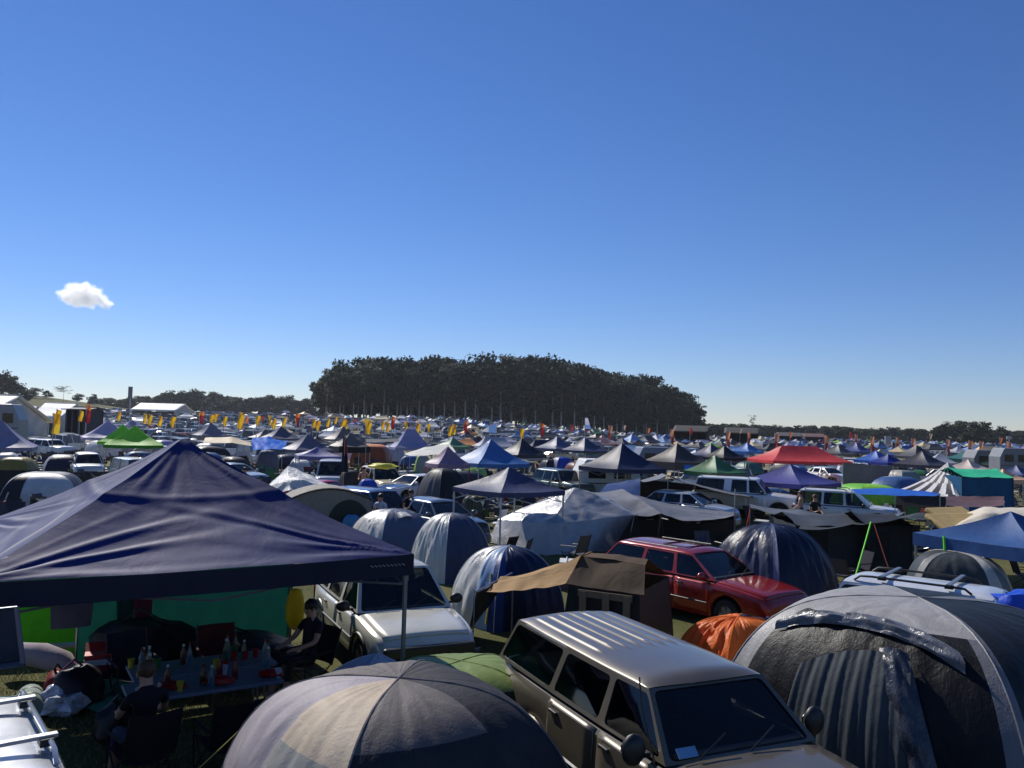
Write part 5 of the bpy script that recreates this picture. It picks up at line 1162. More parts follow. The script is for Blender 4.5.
# white roof rail tube / pipe on trailer
t = thing('white_storage_tube', 'long white tube resting on trestles in front of the silver hatchback', 'tube', (0, 0, 0)); a_, b2_ = Y(673, 499, 36.5), Y(722, 508, 36)
b = MB(); b.path([a_, b2_], .09, 10); b.build('tube', WHITEPL, t)
for q in (.2, .8):
    b = MB(); c_ = a_ * (1 - q) + b2_ * q; b.path([c_, (c_.x, c_.y, 0)], .03, 5); b.build('trestle', STEEL, t)
# dark hanging flag
p = Y(345, 437, 41)
t = thing('dark_flag', 'navy and red ensign flag hanging limp on a pole beside the orange dome tent', 'flag', (p.x, p.y, 0))
b = MB(); b.path([(0, 0, 0), (0, 0, p.z + .1)], .02, 6); b.build('pole', STEEL, t)
b = MB(); b.grid(lambda s, q: (-.05 + (.1 + .45 * q) * (s - .35) + .06 * math.sin(s * 8 + q * 3), .1 * math.sin(s * 11), p.z - 1.75 * q), 14, 10, lambda s, q: 1 if s > .66 and q < .5 else 0); b.build('cloth', [fabric((26, 28, 52), trans=.1), fabric((150, 30, 44), trans=.1)], t)
p = Y(481, 431, 95)
t = thing('sail_banner', 'white and sky blue pointed banner leaning below the grove', 'banner', (p.x, p.y, 0)); z0 = p.z
b = MB(); b.path([(1.75, 0, 0), (1.75, 0, z0 + 1.1)], .04, 5); b.build('pole', STEEL, t)
b = MB(); b.grid(lambda s, q: (1.75 * s, .1 * math.sin(s * 4), z0 + 1.1 * s - (1.25 * s + .05) * q), 10, 6, lambda s, q: 1 if s > .45 else 0); b.build('cloth', [fabric((220, 220, 222), trans=.3), fabric((120, 160, 215), trans=.3)], t)
p = Y(585, 418, 120)
t = thing('white_feather_flag', 'tall white and blue feather flag in front of the grove', 'flag', (p.x, p.y, 0)); z0 = p.z
b = MB(); b.path([(0, 0, 0), (0, 0, z0)], .04, 5); b.build('pole', STEEL, t)
b = MB(); b.grid(lambda s, q: (.9 * s * (.4 + .6 * q) + .05, .05 * math.sin(q * 5), z0 - 1.6 * q), 4, 8, lambda s, q: 1 if q > .6 else 0); b.build('cloth', [fabric((214, 218, 230), trans=.3), fabric((130, 160, 220), trans=.3)], t)

# ------------------------------------------------------------------ far camp: light single-mesh gazebos, dome tents and cars
occ = []
for o in COL.objects:
    if o.parent is None and o.get('category'):
        r_ = {'gazebo': 2.3, 'tent': 1.9, 'caravan': 2.6, 'shelter': 3.5}.get(o['category'], 2.4 if 'wheel' in str(o['category']) or o['category'] in ('car', 'ute', 'van') else 1.2)
        if o.location.y > 16: occ.append((o.location.x, o.location.y, r_))
MAN = [(proj(o.location)[0], o.location.y) for o in COL.objects if o.parent is None and o.get('category') and o.location.y > 16]
def clear(x, y, k):
    u = proj((x, y, 1))[0]
    return all(not (0 < my - y < (26 if k == 'g' else 12) and abs(mu - u) < (48 if k == 'g' else 28)) for mu, my in MAN)
def free(x, y, r_):
    return all((x - a) ** 2 + (y - b) ** 2 > (r_ + c) ** 2 for a, b, c in occ)
GCOL = {'navy': (44, 50, 76), 'blue': (66, 98, 148), 'dark grey': (66, 66, 74), 'pale grey': (168, 170, 182), 'white': (222, 222, 222), 'black': (36, 36, 42), 'green': (62, 112, 74), 'sand': (204, 184, 148), 'lilac': (140, 138, 176), 'maroon': (120, 44, 50), 'sky blue': (128, 158, 196), 'teal': (62, 112, 112), 'lime': (146, 186, 84), 'orange': (206, 136, 84)}
FARGLASS = solid('sky_lit_glass', (92, 94, 96), .28, 0, .3, 1.5, .4, 0)  # pale base colour stands in for sky reflected in the far windows
CCOL = {'white': (222, 222, 222), 'silver': (176, 180, 184), 'dark grey': (72, 76, 82), 'black': (32, 34, 38), 'red': (160, 34, 36), 'blue': (46, 70, 130), 'beige': (196, 182, 150)}
_pm = {}
def lowgaz(cn, var):
    key = ('g', cn, var)
    if key in _pm: return _pm[key]
    w_, ridge, ez, pz = [(3.0, 0, 2.05, 3.15), (3.0, 0, 2.0, 2.85), (3.4, 1.4, 2.1, 3.0), (4.4, 2.4, 2.1, 3.1)][var]; d_ = 3.0
    b = MB(); cs = [(-w_ / 2, -d_ / 2), (w_ / 2, -d_ / 2), (w_ / 2, d_ / 2), (-w_ / 2, d_ / 2)]
    for k in range(4):
        a, c = cs[k], cs[(k + 1) % 4]; e0 = (-ridge / 2 if a[0] < 0 else ridge / 2, 0); e1 = (-ridge / 2 if c[0] < 0 else ridge / 2, 0)
        b.grid(lambda s, q: ((a[0] * (1 - s) + c[0] * s) * (1 - q) + (e0[0] * (1 - s) + e1[0] * s) * q, (a[1] * (1 - s) + c[1] * s) * (1 - q), ez + (pz - ez) * q - .12 * math.sin(math.pi * q) - .05 * math.sin(math.pi * s) * (1 - q)), 4, 4)
        b.grid(lambda s, q: (a[0] * (1 - s) + c[0] * s, a[1] * (1 - s) + c[1] * s, ez - .03 * math.sin(math.pi * s) - .26 * q), 3, 1)
        b.box((a[0] * .97, a[1] * .97, ez / 2), (.05, .05, ez), mi=1)
    o = b.build('gazebo', [fabric(GCOL[cn], rough=.5, trans=.12, bump=.3), STEEL], None, angle=25, merge=.001); me = o.data; bpy.data.objects.remove(o); _pm[key] = me; return me
def lowdome(cn, var):
    key = ('d', cn, var)
    if key in _pm: return _pm[key]
    rx, ry, h_, pw = [(1.5, 1.3, 1.45, .6), (2.2, 1.6, 1.8, .55), (1.7, 1.2, 1.2, .6), (2.0, 2.0, 2.0, 1.0)][var]
    c2 = {'navy': 'pale grey', 'blue': 'pale grey', 'white': 'dark grey', 'green': 'dark grey', 'pale grey': 'dark grey'}.get(cn, cn)
    b = MB(); co = [(rx * math.cos(math.pi / 4 + k * math.pi / 2), ry * math.sin(math.pi / 4 + k * math.pi / 2)) for k in range(4)]
    for k in range(4):
        a, c = co[k], co[(k + 1) % 4]
        def fn(s, q):
            r_ = math.cos(q * math.pi / 2) ** pw * (1 + .15 * math.sin(math.pi * s))
            return ((a[0] * (1 - s) + c[0] * s) * r_, (a[1] * (1 - s) + c[1] * s) * r_, h_ * math.sin(q * math.pi / 2))
        b.grid(fn, 6, 6, 1 if k == 2 else 0)
    o = b.build('dome', [fabric(GCOL[cn], rough=.45, trans=.15, bump=.4), fabric(GCOL[c2], rough=.45, trans=.1, bump=.4)], None, angle=30, merge=.001); me = o.data; bpy.data.objects.remove(o); _pm[key] = me; return me
def lowcar(cn, var):
    key = ('c', cn, var)
    if key in _pm: return _pm[key]
    L_, W_, h_, bz, xw, xt, xr, xe = [(4.5, 1.75, 1.46, .92, 1.0, .2, -1.3, -1.8), (4.7, 1.85, 1.8, 1.1, 1.1, .5, -2.1, -2.28), (4.9, 1.8, 2.0, 1.1, 1.8, 1.1, -2.2, -2.4), (5.1, 1.84, 1.75, 1.05, 1.2, .6, -.8, -1.0)][var]
    b = MB(); W2 = W_ / 2
    side = [(-L_ / 2, .35), (-L_ / 2, bz - .1), (-L_ / 2 + .1, bz), (xw, bz), (L_ / 2 - .15, bz - .12), (L_ / 2, bz - .3), (L_ / 2, .35)]
    n = len(side)
    for yy, fl in ((-W2, 1), (W2, 0)):
        b.add([(x, yy, z) for x, z in side], [tuple(range(n)) if fl else tuple(range(n))[::-1]])
    b.add([(x, -W2, z) for x, z in side] + [(x, W2, z) for x, z in side], [(i, n + i, n + (i + 1) % n, (i + 1) % n) for i in range(n)])
    wb, wt = W2 - .04, W2 - .2
    bot = [(xw, -wb, bz), (xw, wb, bz), (xe, wb, bz), (xe, -wb, bz)]; top = [(xt, -wt, h_ - .06), (xt, wt, h_ - .06), (xr, wt, h_ - .06), (xr, -wt, h_ - .06)]
    b.add(bot + top, [(i, (i + 1) % 4, 4 + (i + 1) % 4, 4 + i) for i in range(4)], 1)
    b.grid(lambda s, q: (xr - .04 + (xt - xr + .08) * q, (s * 2 - 1) * (wt + .03), h_ - .07 + .07 * (1 - (2 * s - 1) ** 4) * (1 - .3 * abs(2 * q - 1) ** 4)), 6, 4)
    for x0, x1 in ((xw, xt), (xe, xr), ((xw + xe) / 2 - .05, (xt + xr) / 2 - .05)):
        for s_ in (-1, 1): b.path([(x0, s_ * (wb + .0), bz), (x1, s_ * (wt + .01), h_ - .06)], .05, 4)
    for x in (-1.35, 1.35):
        for s_ in (-1, 1): b.lathe([(0, -.1), (.32, -.1), (.32, .1), (0, .1)], 10, (x, s_ * (W2 - .1), .32), 'y', 2)
    if var == 2: b.box((-.3, 0, 2.06), (1.6, 1.3, .1), mi=0)
    o = b.build('car', [paint(CCOL[cn], .0 if cn == 'white' else .2), FARGLASS, RUBBER], None, angle=30); me = o.data; bpy.data.objects.remove(o); _pm[key] = me; return me
NMS = {'g': ('gazebo', 'gazebo', 'gazebos of the far camp'), 'd': ('dome_tent', 'tent', 'dome tents of the far camp'), 'c': ('parked_car', 'car', 'cars parked in the far camp'), 'h': ('camp_chair', 'camp chair', 'camp chairs between the tents'), 'b': ('cool_box', 'cool box', 'cool boxes between the tents')}
CWORD = {0: 'sedan', 1: 'four-wheel drive', 2: 'van', 3: 'ute'}
GWORD = {0: 'peaked gazebo', 1: 'low gazebo', 2: 'ridged gazebo', 3: 'long gazebo'}
DWORD = {0: 'dome tent', 1: 'tall dome tent', 2: 'low dome tent', 3: 'pointed tent'}
frng = random.Random(23)
def pick(d): 
    r_ = frng.random() * sum(d.values())
    for k, v in d.items():
        r_ -= v
        if r_ <= 0: return k
    return k
GW_L = dict(zip(['navy', 'pale grey', 'white', 'lilac', 'dark grey', 'sand', 'blue', 'black'], [2, 4, 8, 2, 2, 3, 1, .6]))
GW_R = dict(zip(['navy', 'blue', 'dark grey', 'pale grey', 'white', 'black', 'green', 'sand', 'maroon', 'sky blue', 'teal', 'lime', 'lilac', 'orange'], [7, 6, 5, 4, 3, 3, 2.2, 2.5, .6, 2, 1, .7, 1, .4]))
CW = dict(zip(['white', 'silver', 'dark grey', 'black', 'red', 'blue', 'beige'], [10, 5, 1.5, 1.5, .6, .8, 1]))
cands = []
def place(x, y, kind, rz):
    left = x / y < -.08
    if kind == 'c': cn = pick(CW); var = pick({0: 3, 1: 3, 2: 1.5, 3: 2})
    elif kind == 'g': cn = pick(GW_L if left else GW_R); var = pick({0: 4, 1: 3, 2: 1.6, 3: 1})
    else: cn = pick(GW_L if left else GW_R); var = pick({0: 3, 1: 3, 2: 3, 3: 1})
    cands.append((y, x, kind, cn, var, rz))
# mid fill
y = 40.0
while y < 86:
    st = 2.5 + .03 * y
    x = -.68 * y
    while x < .68 * y:
        px, py = x + frng.uniform(-.8, .8), y + frng.uniform(-1.1, 1.1)
        k = pick({'c': 3.2, 'g': 1.2 if y > 48 else .0, 'd': 4})
        if free(px, py, {'c': 1.7, 'g': 1.6, 'd': 1.2}[k]) and clear(px, py, k):
            if py < 46 and k == 'g': k = 'd'
            place(px, py, k, frng.uniform(0, 6.28) if k != 'c' else frng.choice([R(-55), R(-50), R(125), R(30)])); occ.append((px, py, {'c': 1.5, 'g': 1.5, 'd': 1.2}[k]))
        x += st
    y += st * 1.0
# low clutter between the tents
def lowchair(cn, var):
    key = ('h', cn, var)
    if key in _pm: return _pm[key]
    b = MB(); b.grid(lambda s, q: ((s - .5) * .55, (q - .5) * .5, .42 - .06 * math.sin(math.pi * s)), 4, 3); b.grid(lambda s, q: ((s - .5) * .55, -.25 - .16 * q, .42 + .5 * q), 4, 3)
    for sx in (-1, 1):
        for p0, p1 in (((sx * .29, -.24, 0), (sx * .28, .26, .44)), ((sx * .29, .27, 0), (sx * .28, -.25, .44)), ((sx * .28, -.25, .4), (sx * .28, -.42, .94)), ((sx * .3, -.3, .62), (sx * .31, .26, .6))): b.path([p0, p1], .014, 4, 1)
    o = b.build('chair', [fabric(GCOL[cn], trans=.03), PLASTIC], None); me = o.data; bpy.data.objects.remove(o); _pm[key] = me; return me
def lowbox(cn, var):
    key = ('b', cn, var)
    if key in _pm: return _pm[key]
    b = MB(); b.box((0, 0, .2), (.62, .38, .4)); b.box((0, 0, .43), (.66, .42, .06), mi=1); b.path([(-.33, 0, .3), (-.36, 0, .5), (.36, 0, .5), (.33, 0, .3)], .015, 4, 1)
    o = b.build('box', [solid('esky', GCOL[cn], .5), WHITEPL], None, smooth=False); me = o.data; bpy.data.objects.remove(o); _pm[key] = me; return me
for i in range(3200):
    py = 21 + 55 * frng.random() ** .8; px = frng.uniform(-.66, .66) * py
    k = pick({'h': 3, 'b': 2, 'd': 2.5})
    if k == 'd' and (py < 30 or not clear(px, py, 'd')): k = 'h'
    if free(px, py, .85 if k == 'd' else .2):
        if k == 'd': cands.append((py, px, 'd', pick(GW_R), 2, frng.uniform(0, 6.28)))
        else: cands.append((py, px, k, pick({'navy': 3, 'black': 4, 'green': 1, 'maroon': 1, 'dark grey': 4, 'sand': .6, 'white': .6}), 0, frng.uniform(0, 6.28)))
        occ.append((px, py, .85 if k == 'd' else .3))
# far rows
y = 88.0; row = 0
while y < 520:
    st = 4.0 + .006 * y
    half_ = .68 * y; x = -half_
    while x < half_:
        a = x / y
        lim = 285 + 110 * sm(-.26, .25, a) if -.26 < a < .25 else (318 if a <= -.26 else 470)
        if y < lim - 8:
            left = a < -.06
            k = pick({'c': 6 if row % 3 != 2 else 1, 'g': .35, 'd': .6}) if left else pick({'c': 2.4, 'g': 3.0, 'd': 2.6})
            if k == 'c' and left:
                place(x, y + frng.uniform(-.3, .3), k, R(90) + frng.gauss(0, .07) + (math.pi if frng.random() < .5 else 0)); x += 2.9 + frng.random() * .6; continue
            place(x + frng.uniform(-.8, .8), y + frng.uniform(-1.4, 1.4), k, frng.uniform(0, 6.28) if k == 'd' else R(frng.choice([0, 12, 30, 45])) + frng.gauss(0, .1))
        x += st * frng.uniform(.9, 1.25)
    row += 1
    y += (6.2 if y < 150 else 7.5 if y < 250 else 10)
cands.sort()
# what can actually be seen stays an object of its own: the nearest seen 300 of a kind, the rest is one mass
def mesh_of(kind, cn, var): return {'g': lowgaz, 'd': lowdome, 'c': lowcar, 'h': lowchair, 'b': lowbox}[kind](cn, var)
HT = {'g': [3.1, 2.8, 3.0, 3.1], 'd': [1.45, 1.8, 1.2, 2.0], 'c': [1.46, 1.8, 2.0, 1.75]}
FAR = []
for (y, x, kind, cn, var, rz) in cands:
    nm, cat, grp = NMS[kind]
    o = bpy.data.objects.new(nm, mesh_of(kind, cn, var)); COL.objects.link(o)
    o.location = (x, y, gz(x, y) - .02); o.rotation_euler = (0, 0, rz)
    s_ = frng.uniform(.84, 1.06) * (1 if y < 88 else .9 if kind != 'c' else 1); o.scale = (s_ * frng.uniform(.92, 1.1), s_, s_ * frng.uniform(.86, 1.08))
    if kind != 'c': o.rotation_euler = (frng.gauss(0, .025), frng.gauss(0, .025), rz)
    o['category'] = cat; o['group'] = grp
    FAR.append((o, kind, cn, var))

# ------------------------------------------------------------------ flags
def flagthing(nm, label, u, vt, y, cols, pole_r=.045, h_=2.0, w_=.75, grp=None, kinked=False):
    p = atY(u, vt, y); g0 = gz(p.x, p.y); z0 = p.z - g0
    t_ = thing(nm, label, 'flag', (p.x, p.y, g0), 0, grp)
    b = MB(); b.path([(0, 0, 0), (0, 0, z0)], pole_r, 5); b.build('pole', STEEL, t_)
    se = rng.random() * 9
    b = MB(); b.grid(lambda s, q: (w_ * (s - .15) * (1 - .25 * q) + .03 * math.sin(q * 6 + se), .14 * math.sin(s * 5 + q * 4 + se), z0 - .02 - h_ * q - .12 * s), 6, 10, lambda s, q: min(len(cols) - 1, int(q * len(cols)))); b.build('cloth', [fabric(c, trans=.35, bump=.3) for c in cols], t_)
    return t_
YEL = [(54, 413, 70, 1), (57, 409, 82, 0), (80, 410, 95, 0), (118, 411, 110, 0), (144, 413, 105, 0), (149, 414, 100, 0), (159, 415, 95, 0), (172, 416, 90, 0), (211, 414, 110, 0), (215, 413, 116, 0), (224, 416, 104, 0), (239, 414, 96, 1), (241, 412, 112, 0), (257, 415, 100, 0), (269, 415, 112, 0), (273, 418, 98, 0), (283, 417, 108, 0), (313, 418, 112, 0), (317, 420, 98, 0), (327, 418, 120, 0), (342, 420, 104, 0), (345, 419, 112, 0), (366, 419, 98, 1), (368, 422, 92, 0), (382, 421, 118, 0), (387, 422, 112, 0), (405, 421, 118, 0), (417, 423, 100, 0), (428, 423, 118, 0), (449, 425, 98, 0), (453, 424, 104, 0), (521, 428, 100, 0), (200, 412, 130, 0), (296, 416, 130, 0), (335, 416, 135, 0)]
for i, (u, v, y, big) in enumerate(YEL):
    t_ = flagthing('yellow_flag', None, u, v, y, [(226, 178, 34)] if i % 3 else [(220, 160, 30), (230, 190, 50)], w_=.5 if not big else .75, h_=1.25 if not big else 1.7, grp='yellow festival flags')
    AUTO.append((t_, 'yellow flag', 'FAR'))
TOT = [(87, 404, 86), (201, 411, 120), (297, 413, 120), (392, 416, 120), (465, 420, 125), (541, 423, 120), (609, 425, 110), (671, 429, 110), (727, 431, 105), (775, 433, 100), (825, 435, 105), (871, 436, 105), (912, 438, 120), (947, 439, 120), (969, 440, 105), (980, 441, 95), (1007, 441, 90), (748, 432, 140), (896, 437, 130), (855, 434, 140)]
for i, (u, v, y) in enumerate(TOT):
    t_ = flagthing('totem_flag', None, u, v, y, [(224, 120, 50), (150, 30, 40), (130, 26, 40)] if u < 560 else [(196, 134, 104), (140, 60, 58)], w_=.55, h_=1.9, grp='orange and red totem flags')
    AUTO.append((t_, 'orange and red banner flag', 'FAR'))
for i, u in enumerate([246, 262, 285, 308, 354, 418, 490, 571, 624, 648, 690, 740, 790, 850, 930, 1000]):
    v = hor(u) - 2 - (i * 7 % 3); t_ = flagthing('small_flag', None, u, v, 150 + (i * 37 % 60), [[(210, 120, 80)], [(180, 60, 50)], [(200, 170, 150)]][i % 3], w_=.6, h_=1.2, grp='small flags over the far camp')
    AUTO.append((t_, 'small faded flag', 'FAR'))
# light tower pole with panel
p = atY(131, 386.5, 95); g0 = gz(p.x, p.y); t = thing('signpost', 'tall thin pole carrying a grey rectangular panel above the lime gazebos', 'signpost', (p.x, p.y, g0)); z0 = p.z - g0
b = MB(); b.path([(0, 0, 0), (0, 0, z0)], .07, 6); b.build('pole', STEEL, t)
b = MB(); b.box((0, -.09, z0 - .7), (.5, .08, 1.4)); b.build('panel', solid('panel_grey', (120, 122, 130), .5), t, smooth=False, bevel=.02)
for i, (u, v, y) in enumerate(((888, 438, 110), (1009, 436, 140))):
    p = atY(u, v, y); t = thing('light_tower', ('pale light tower panel below the tall trees on the right', 'thin lamp pole at the far right of the camp')[i], 'light tower', (p.x, p.y, 0))
    b = MB(); b.path([(0, 0, 0), (0, 0, p.z)], .08, 6); b.build('pole', STEEL, t)
    b = MB(); b.box((0, 0, p.z - .3), (.8, .25, 1.1 if i == 0 else .5)); b.build('lamp_panel', solid('panel_grey', (150, 152, 160), .5), t, smooth=False)

# ------------------------------------------------------------------ marquees, barns
def hall(nm, label, u_a, u_b, v_top, y, eave, roofc, wallc, dep=12, cat='marquee', rough=.6, gable=None, rz=0):
    A, B = atY(u_a, v_top, y), atY(u_b, v_top, y); cx = (A.x + B.x) / 2; L_ = B.x - A.x; g0 = gz(cx, y); top = (A.z + B.z) / 2 - g0
    t_ = thing(nm, label, cat, (cx, y, g0 - .3), rz); e_ = top * eave
    rm = fabric(roofc, rough=rough, trans=.1 if cat == 'marquee' else 0, bump=.2) if cat == 'marquee' else solid('roof_sheet', roofc, .75, 0, .2, .8)
    b = MB()
    for s_ in (-1, 1): b.grid(lambda s, q: (-L_ / 2 - .4 + (L_ + .8) * s, s_ * (dep / 2 + .5) * (1 - q), e_ + (top - e_) * q + .3 - .08 * math.sin(math.pi * q)), 14, 4)
    o = b.build('roof', rm, t_, angle=25); so = o.modifiers.new('t', 'SOLIDIFY'); so.thickness = .12
    wm = solid('hall_wall', wallc, .8, 0, .2, .7)
    b = MB(); b.box((0, dep / 2 - .1, e_ / 2), (L_, .12, e_ + .3)); b.build('wall', wm, t_, smooth=False)
    for s_ in (-1, 1):
        b = MB(); x = s_ * (L_ / 2 - .1); b.add([(x, -dep / 2, 0), (x, dep / 2, 0), (x, dep / 2, e_ + .2), (x, 0, top + .15), (x, -dep / 2, e_ + .2)], [(0, 1, 2, 3, 4)]); b.build('gable_wall', gable or wm, t_, smooth=False)
    n = max(3, int(L_ / 5))
    for k in range(n + 1):
        b = MB(); b.box((-L_ / 2 + .1 + (L_ - .2) * k / n, -dep / 2 + .1, e_ / 2), (.22, .22, e_ + .3)); b.build('post', wm, t_, smooth=False)
    return t_
hall('marquee', 'large white marquee with a sloping roof at the left edge of the camp', -44, 16, 395, 92, .5, (222, 220, 212), (190, 190, 186), 14)
hall('marquee', 'small bright white marquee right of the large one', 48, 74, 403.5, 118, .6, (236, 236, 232), (200, 200, 196), 8)
hall('marquee', 'long white flat roofed marquee below the hazy trees', 142, 184, 403.5, 225, .55, (244, 240, 230), (180, 180, 176), 12)
t = hall('container_office', 'dark navy site shed between the small marquee and orange flag', 76, 95, 407.5, 112, .95, (54, 56, 72), (46, 48, 62), 5, cat='shed')
t = hall('farm_barn', 'brown roofed farm barn nearest the right end of the grove', 677, 708, 425.5, 200, .72, (42, 36, 32), (26, 23, 22), 16, cat='barn', rz=R(-16))
t = hall('farm_barn', 'brown roofed farm barn right of the first barn', 727, 757, 427.5, 205, .72, (46, 40, 35), (26, 23, 22), 16, cat='barn', rz=R(-16))
t = hall('farm_barn', 'low dark barn beyond the second barn', 778, 800, 432.5, 300, .7, (70, 66, 66), (44, 40, 40), 14, cat='barn', rz=R(-16))
t = hall('farm_barn', 'long low maroon roofed barn at the end of the barns', 803, 822, 433.5, 310, .7, (96, 70, 66), (60, 48, 46), 12, cat='barn', rz=R(-10))

# ------------------------------------------------------------------ trees
LEAFM = [solid('gum_leaves', (58, 66, 40), .7, 0, .3, .6, .08), solid('gum_leaves_dark', (44, 54, 34), .7, 0, .3, .6, .08), solid('gum_leaves_olive', (74, 76, 46), .7, 0, .25, .6, .08)]
BARK = solid('gum_bark', (168, 156, 138), .8, 0, .3, 1.2)
def tree_mesh(seed, h_, cr, low, nclump, per, flat=.75, lean=.04, leaf=.55):
    r_ = random.Random(seed); tk = MB(); cr_mb = MB()
    tops = []
    lx, ly = r_.uniform(-lean, lean) * h_, r_.uniform(-lean, lean) * h_
    P = lambda q: Vector((lx * q * q, ly * q * q, h_ * q))
    tk.path([P(q) for q in (0, .15, .35, .6, .8, .93)], [h_ * k for k in (.017, .0135, .011, .008, .005, .002)], 7)
    for i in range(11):
        q = low + (1 - low) * r_.uniform(-.08, .75); a = r_.uniform(0, 6.28); ln = cr * r_.uniform(.55, 1.0) * (1.1 - abs(q - low - .3))
        s = P(q); e = s + Vector((math.cos(a) * ln, math.sin(a) * ln, h_ * r_.uniform(.05, .16)))
        m_ = (s + e) / 2 + Vector((0, 0, -h_ * .012)); tk.path([s, m_, e], [h_ * .005, h_ * .0035, h_ * .0015], 5); tops.append(e); tops.append(m_ * .4 + e * .6)
    tops += [P(.9), P(.97), P(.8)]
    for i in range(nclump):
        c = r_.choice(tops) + Vector((r_.gauss(0, .24) * cr, r_.gauss(0, .24) * cr, r_.gauss(0, .05) * h_))
        if c.z < h_ * low * .8: c.z = h_ * (low + r_.random() * .2)
        rad = cr * r_.uniform(.18, .38); mi = r_.choice([0, 0, 1, 1, 2])
        for j in range(per):
            d = Vector((r_.gauss(0, 1), r_.gauss(0, 1), r_.gauss(0, flat))); d = d.normalized() * rad * r_.random() ** .45; d.z *= flat
            p = c + d; n1 = Vector((r_.gauss(0, 1), r_.gauss(0, 1), r_.gauss(0, 1))).normalized(); n2 = n1.cross(Vector((.3, .2, 1))).normalized()
            k = leaf * r_.uniform(.5, 1.15)
            cr_mb.add([p - n1 * k * .5, p + n2 * k * .28, p + n1 * k * .5, p - n2 * k * .28], [(0, 1, 2, 3)], mi)
    a = tk.build('trunk', BARK, None, angle=60); b = cr_mb.build('crown', LEAFM, None, smooth=False)
    return (a, b, h_)
TREES = {'gum': [tree_mesh(10 + i, 24, 5.4, .30, 120, 36, leaf=1.25) for i in range(6)], 'round': [tree_mesh(40 + i, 15, 6.0, .12, 120, 30, .7, leaf=1.5) for i in range(4)], 'tall': [tree_mesh(60, 24, 3.8, .62, 30, 40, .7)], 'umbrella': [tree_mesh(70, 12, 6.5, .62, 46, 34, .4)]}
for lst in TREES.values():
    for a, b, _ in lst: COL.objects.unlink(a); COL.objects.unlink(b)
trng = random.Random(3)
def put_tree(kind, x, y, h_, label, group, wide=1.0, auto=None):
    a, b, h0 = trng.choice(TREES[kind]); s = h_ / h0
    t_ = thing('gum_tree' if kind in ('gum', 'tall') else 'tree', label, 'tree', (x, y, gz(x, y) - .2), trng.uniform(0, 6.28), group); t_.scale = (s * wide, s * wide, s)
    for k in (a, b): c = k.copy(); COL.objects.link(c); c.parent = t_
    if auto: AUTO.append((t_, auto, 'FAR'))
    return t_
TOPV = [(312, 396), (318, 378), (330, 367), (345, 361), (380, 355), (420, 357), (470, 358), (500, 358), (530, 357), (560, 360), (590, 365), (620, 371), (650, 378), (680, 388), (695, 396), (706, 412)]
def topv(u):
    for (a, va), (b, vb) in zip(TOPV, TOPV[1:]):
        if a <= u <= b: return va + (vb - va) * (u - a) / (b - a)
    return 400
for row_ in range(6):
    u = 327 + row_ % 2 * 4
    while u < 694:
        yb0 = 290 + (u - 315) / 390 * 105 + row_ * 8 + trng.uniform(-3, 3)
        uu = u + trng.uniform(-3, 3); v = topv(min(705, max(313, uu))) + 5 + (trng.uniform(-3, 9) if row_ > 1 else trng.uniform(1, 15))
        p = atY(uu, v, yb0); h_ = max(5, p.z - gz(p.x, p.y) + .2)
        put_tree('gum' if row_ not in (2, 4, 5) else 'round', p.x, yb0, h_, None, 'gum trees of the dark grove', (1.15 if h_ > 15 else 1.5) * (1 if row_ not in (2, 4, 5) else .75), auto='tall dark gum tree in the grove')
        u += trng.uniform(9, 14) * (1.0 if row_ < 3 else 1.25)
# right treeline
u = 700
while u < 1060:
    for k in range(2):
        y = 560 + k * 60 + trng.uniform(-20, 20); vt_ = 424.5 + .022 * (u - 700) + trng.uniform(-1.2, 2.2)
        p = atY(u + trng.uniform(-4, 4), vt_, y); put_tree('round', p.x, y, max(6, p.z + .2), None, 'trees of the right hand treeline', 1.5, auto='low dark tree')
    u += trng.uniform(7, 10)
for (u, v) in ((945, 424), (962, 422), (972, 423), (985, 424), (938, 427), (1000, 428)):
    y = 430 + trng.uniform(-20, 20); p = atY(u, v, y); put_tree('round', p.x, y, p.z + .2, None, 'tall trees at the right of the treeline', 1.15, auto='tall spreading tree')
# left hazy treeline
u = 96
while u < 326:
    for k in range(2):
        y = 520 + k * 50 + trng.uniform(-15, 15); vt_ = np.interp(u, [96, 130, 150, 165, 190, 215, 240, 270, 300, 326], [398, 398, 396, 393, 391, 393, 397, 395, 398, 396]) + trng.uniform(-1, 3) + k
        p = atY(u + trng.uniform(-3, 3), vt_, y); h_ = max(5, p.z - gz(p.x, y)); put_tree('round', p.x, y, h_, None, 'trees of the hazy left treeline', 1.15 if h_ > 10 else 1.6, auto='hazy grey green tree')
    u += trng.uniform(7, 11)
for (u, v, y, kd, wd) in ((4, 374, 330, 'round', .9), (10, 379, 325, 'round', .9), (-6, 377, 330, 'round', 1), (20, 386, 335, 'round', 1.3), (64, 387, 400, 'umbrella', 1.0), (94, 395, 420, 'round', 1.2), (78, 394, 425, 'round', 1.4), (33, 388, 410, 'round', 1.6), (48, 391, 420, 'round', 1.6)):
    p = atY(u, v, y); put_tree(kd, p.x, y, p.z - gz(p.x, y) + .2, None, 'trees on the left hill', wd, auto='tree on the green hill')
p = atY(753, 415, 420); put_tree('tall', p.x, 420, p.z + .2, 'lone tall slender gum tree rising behind the barns', None, .8)

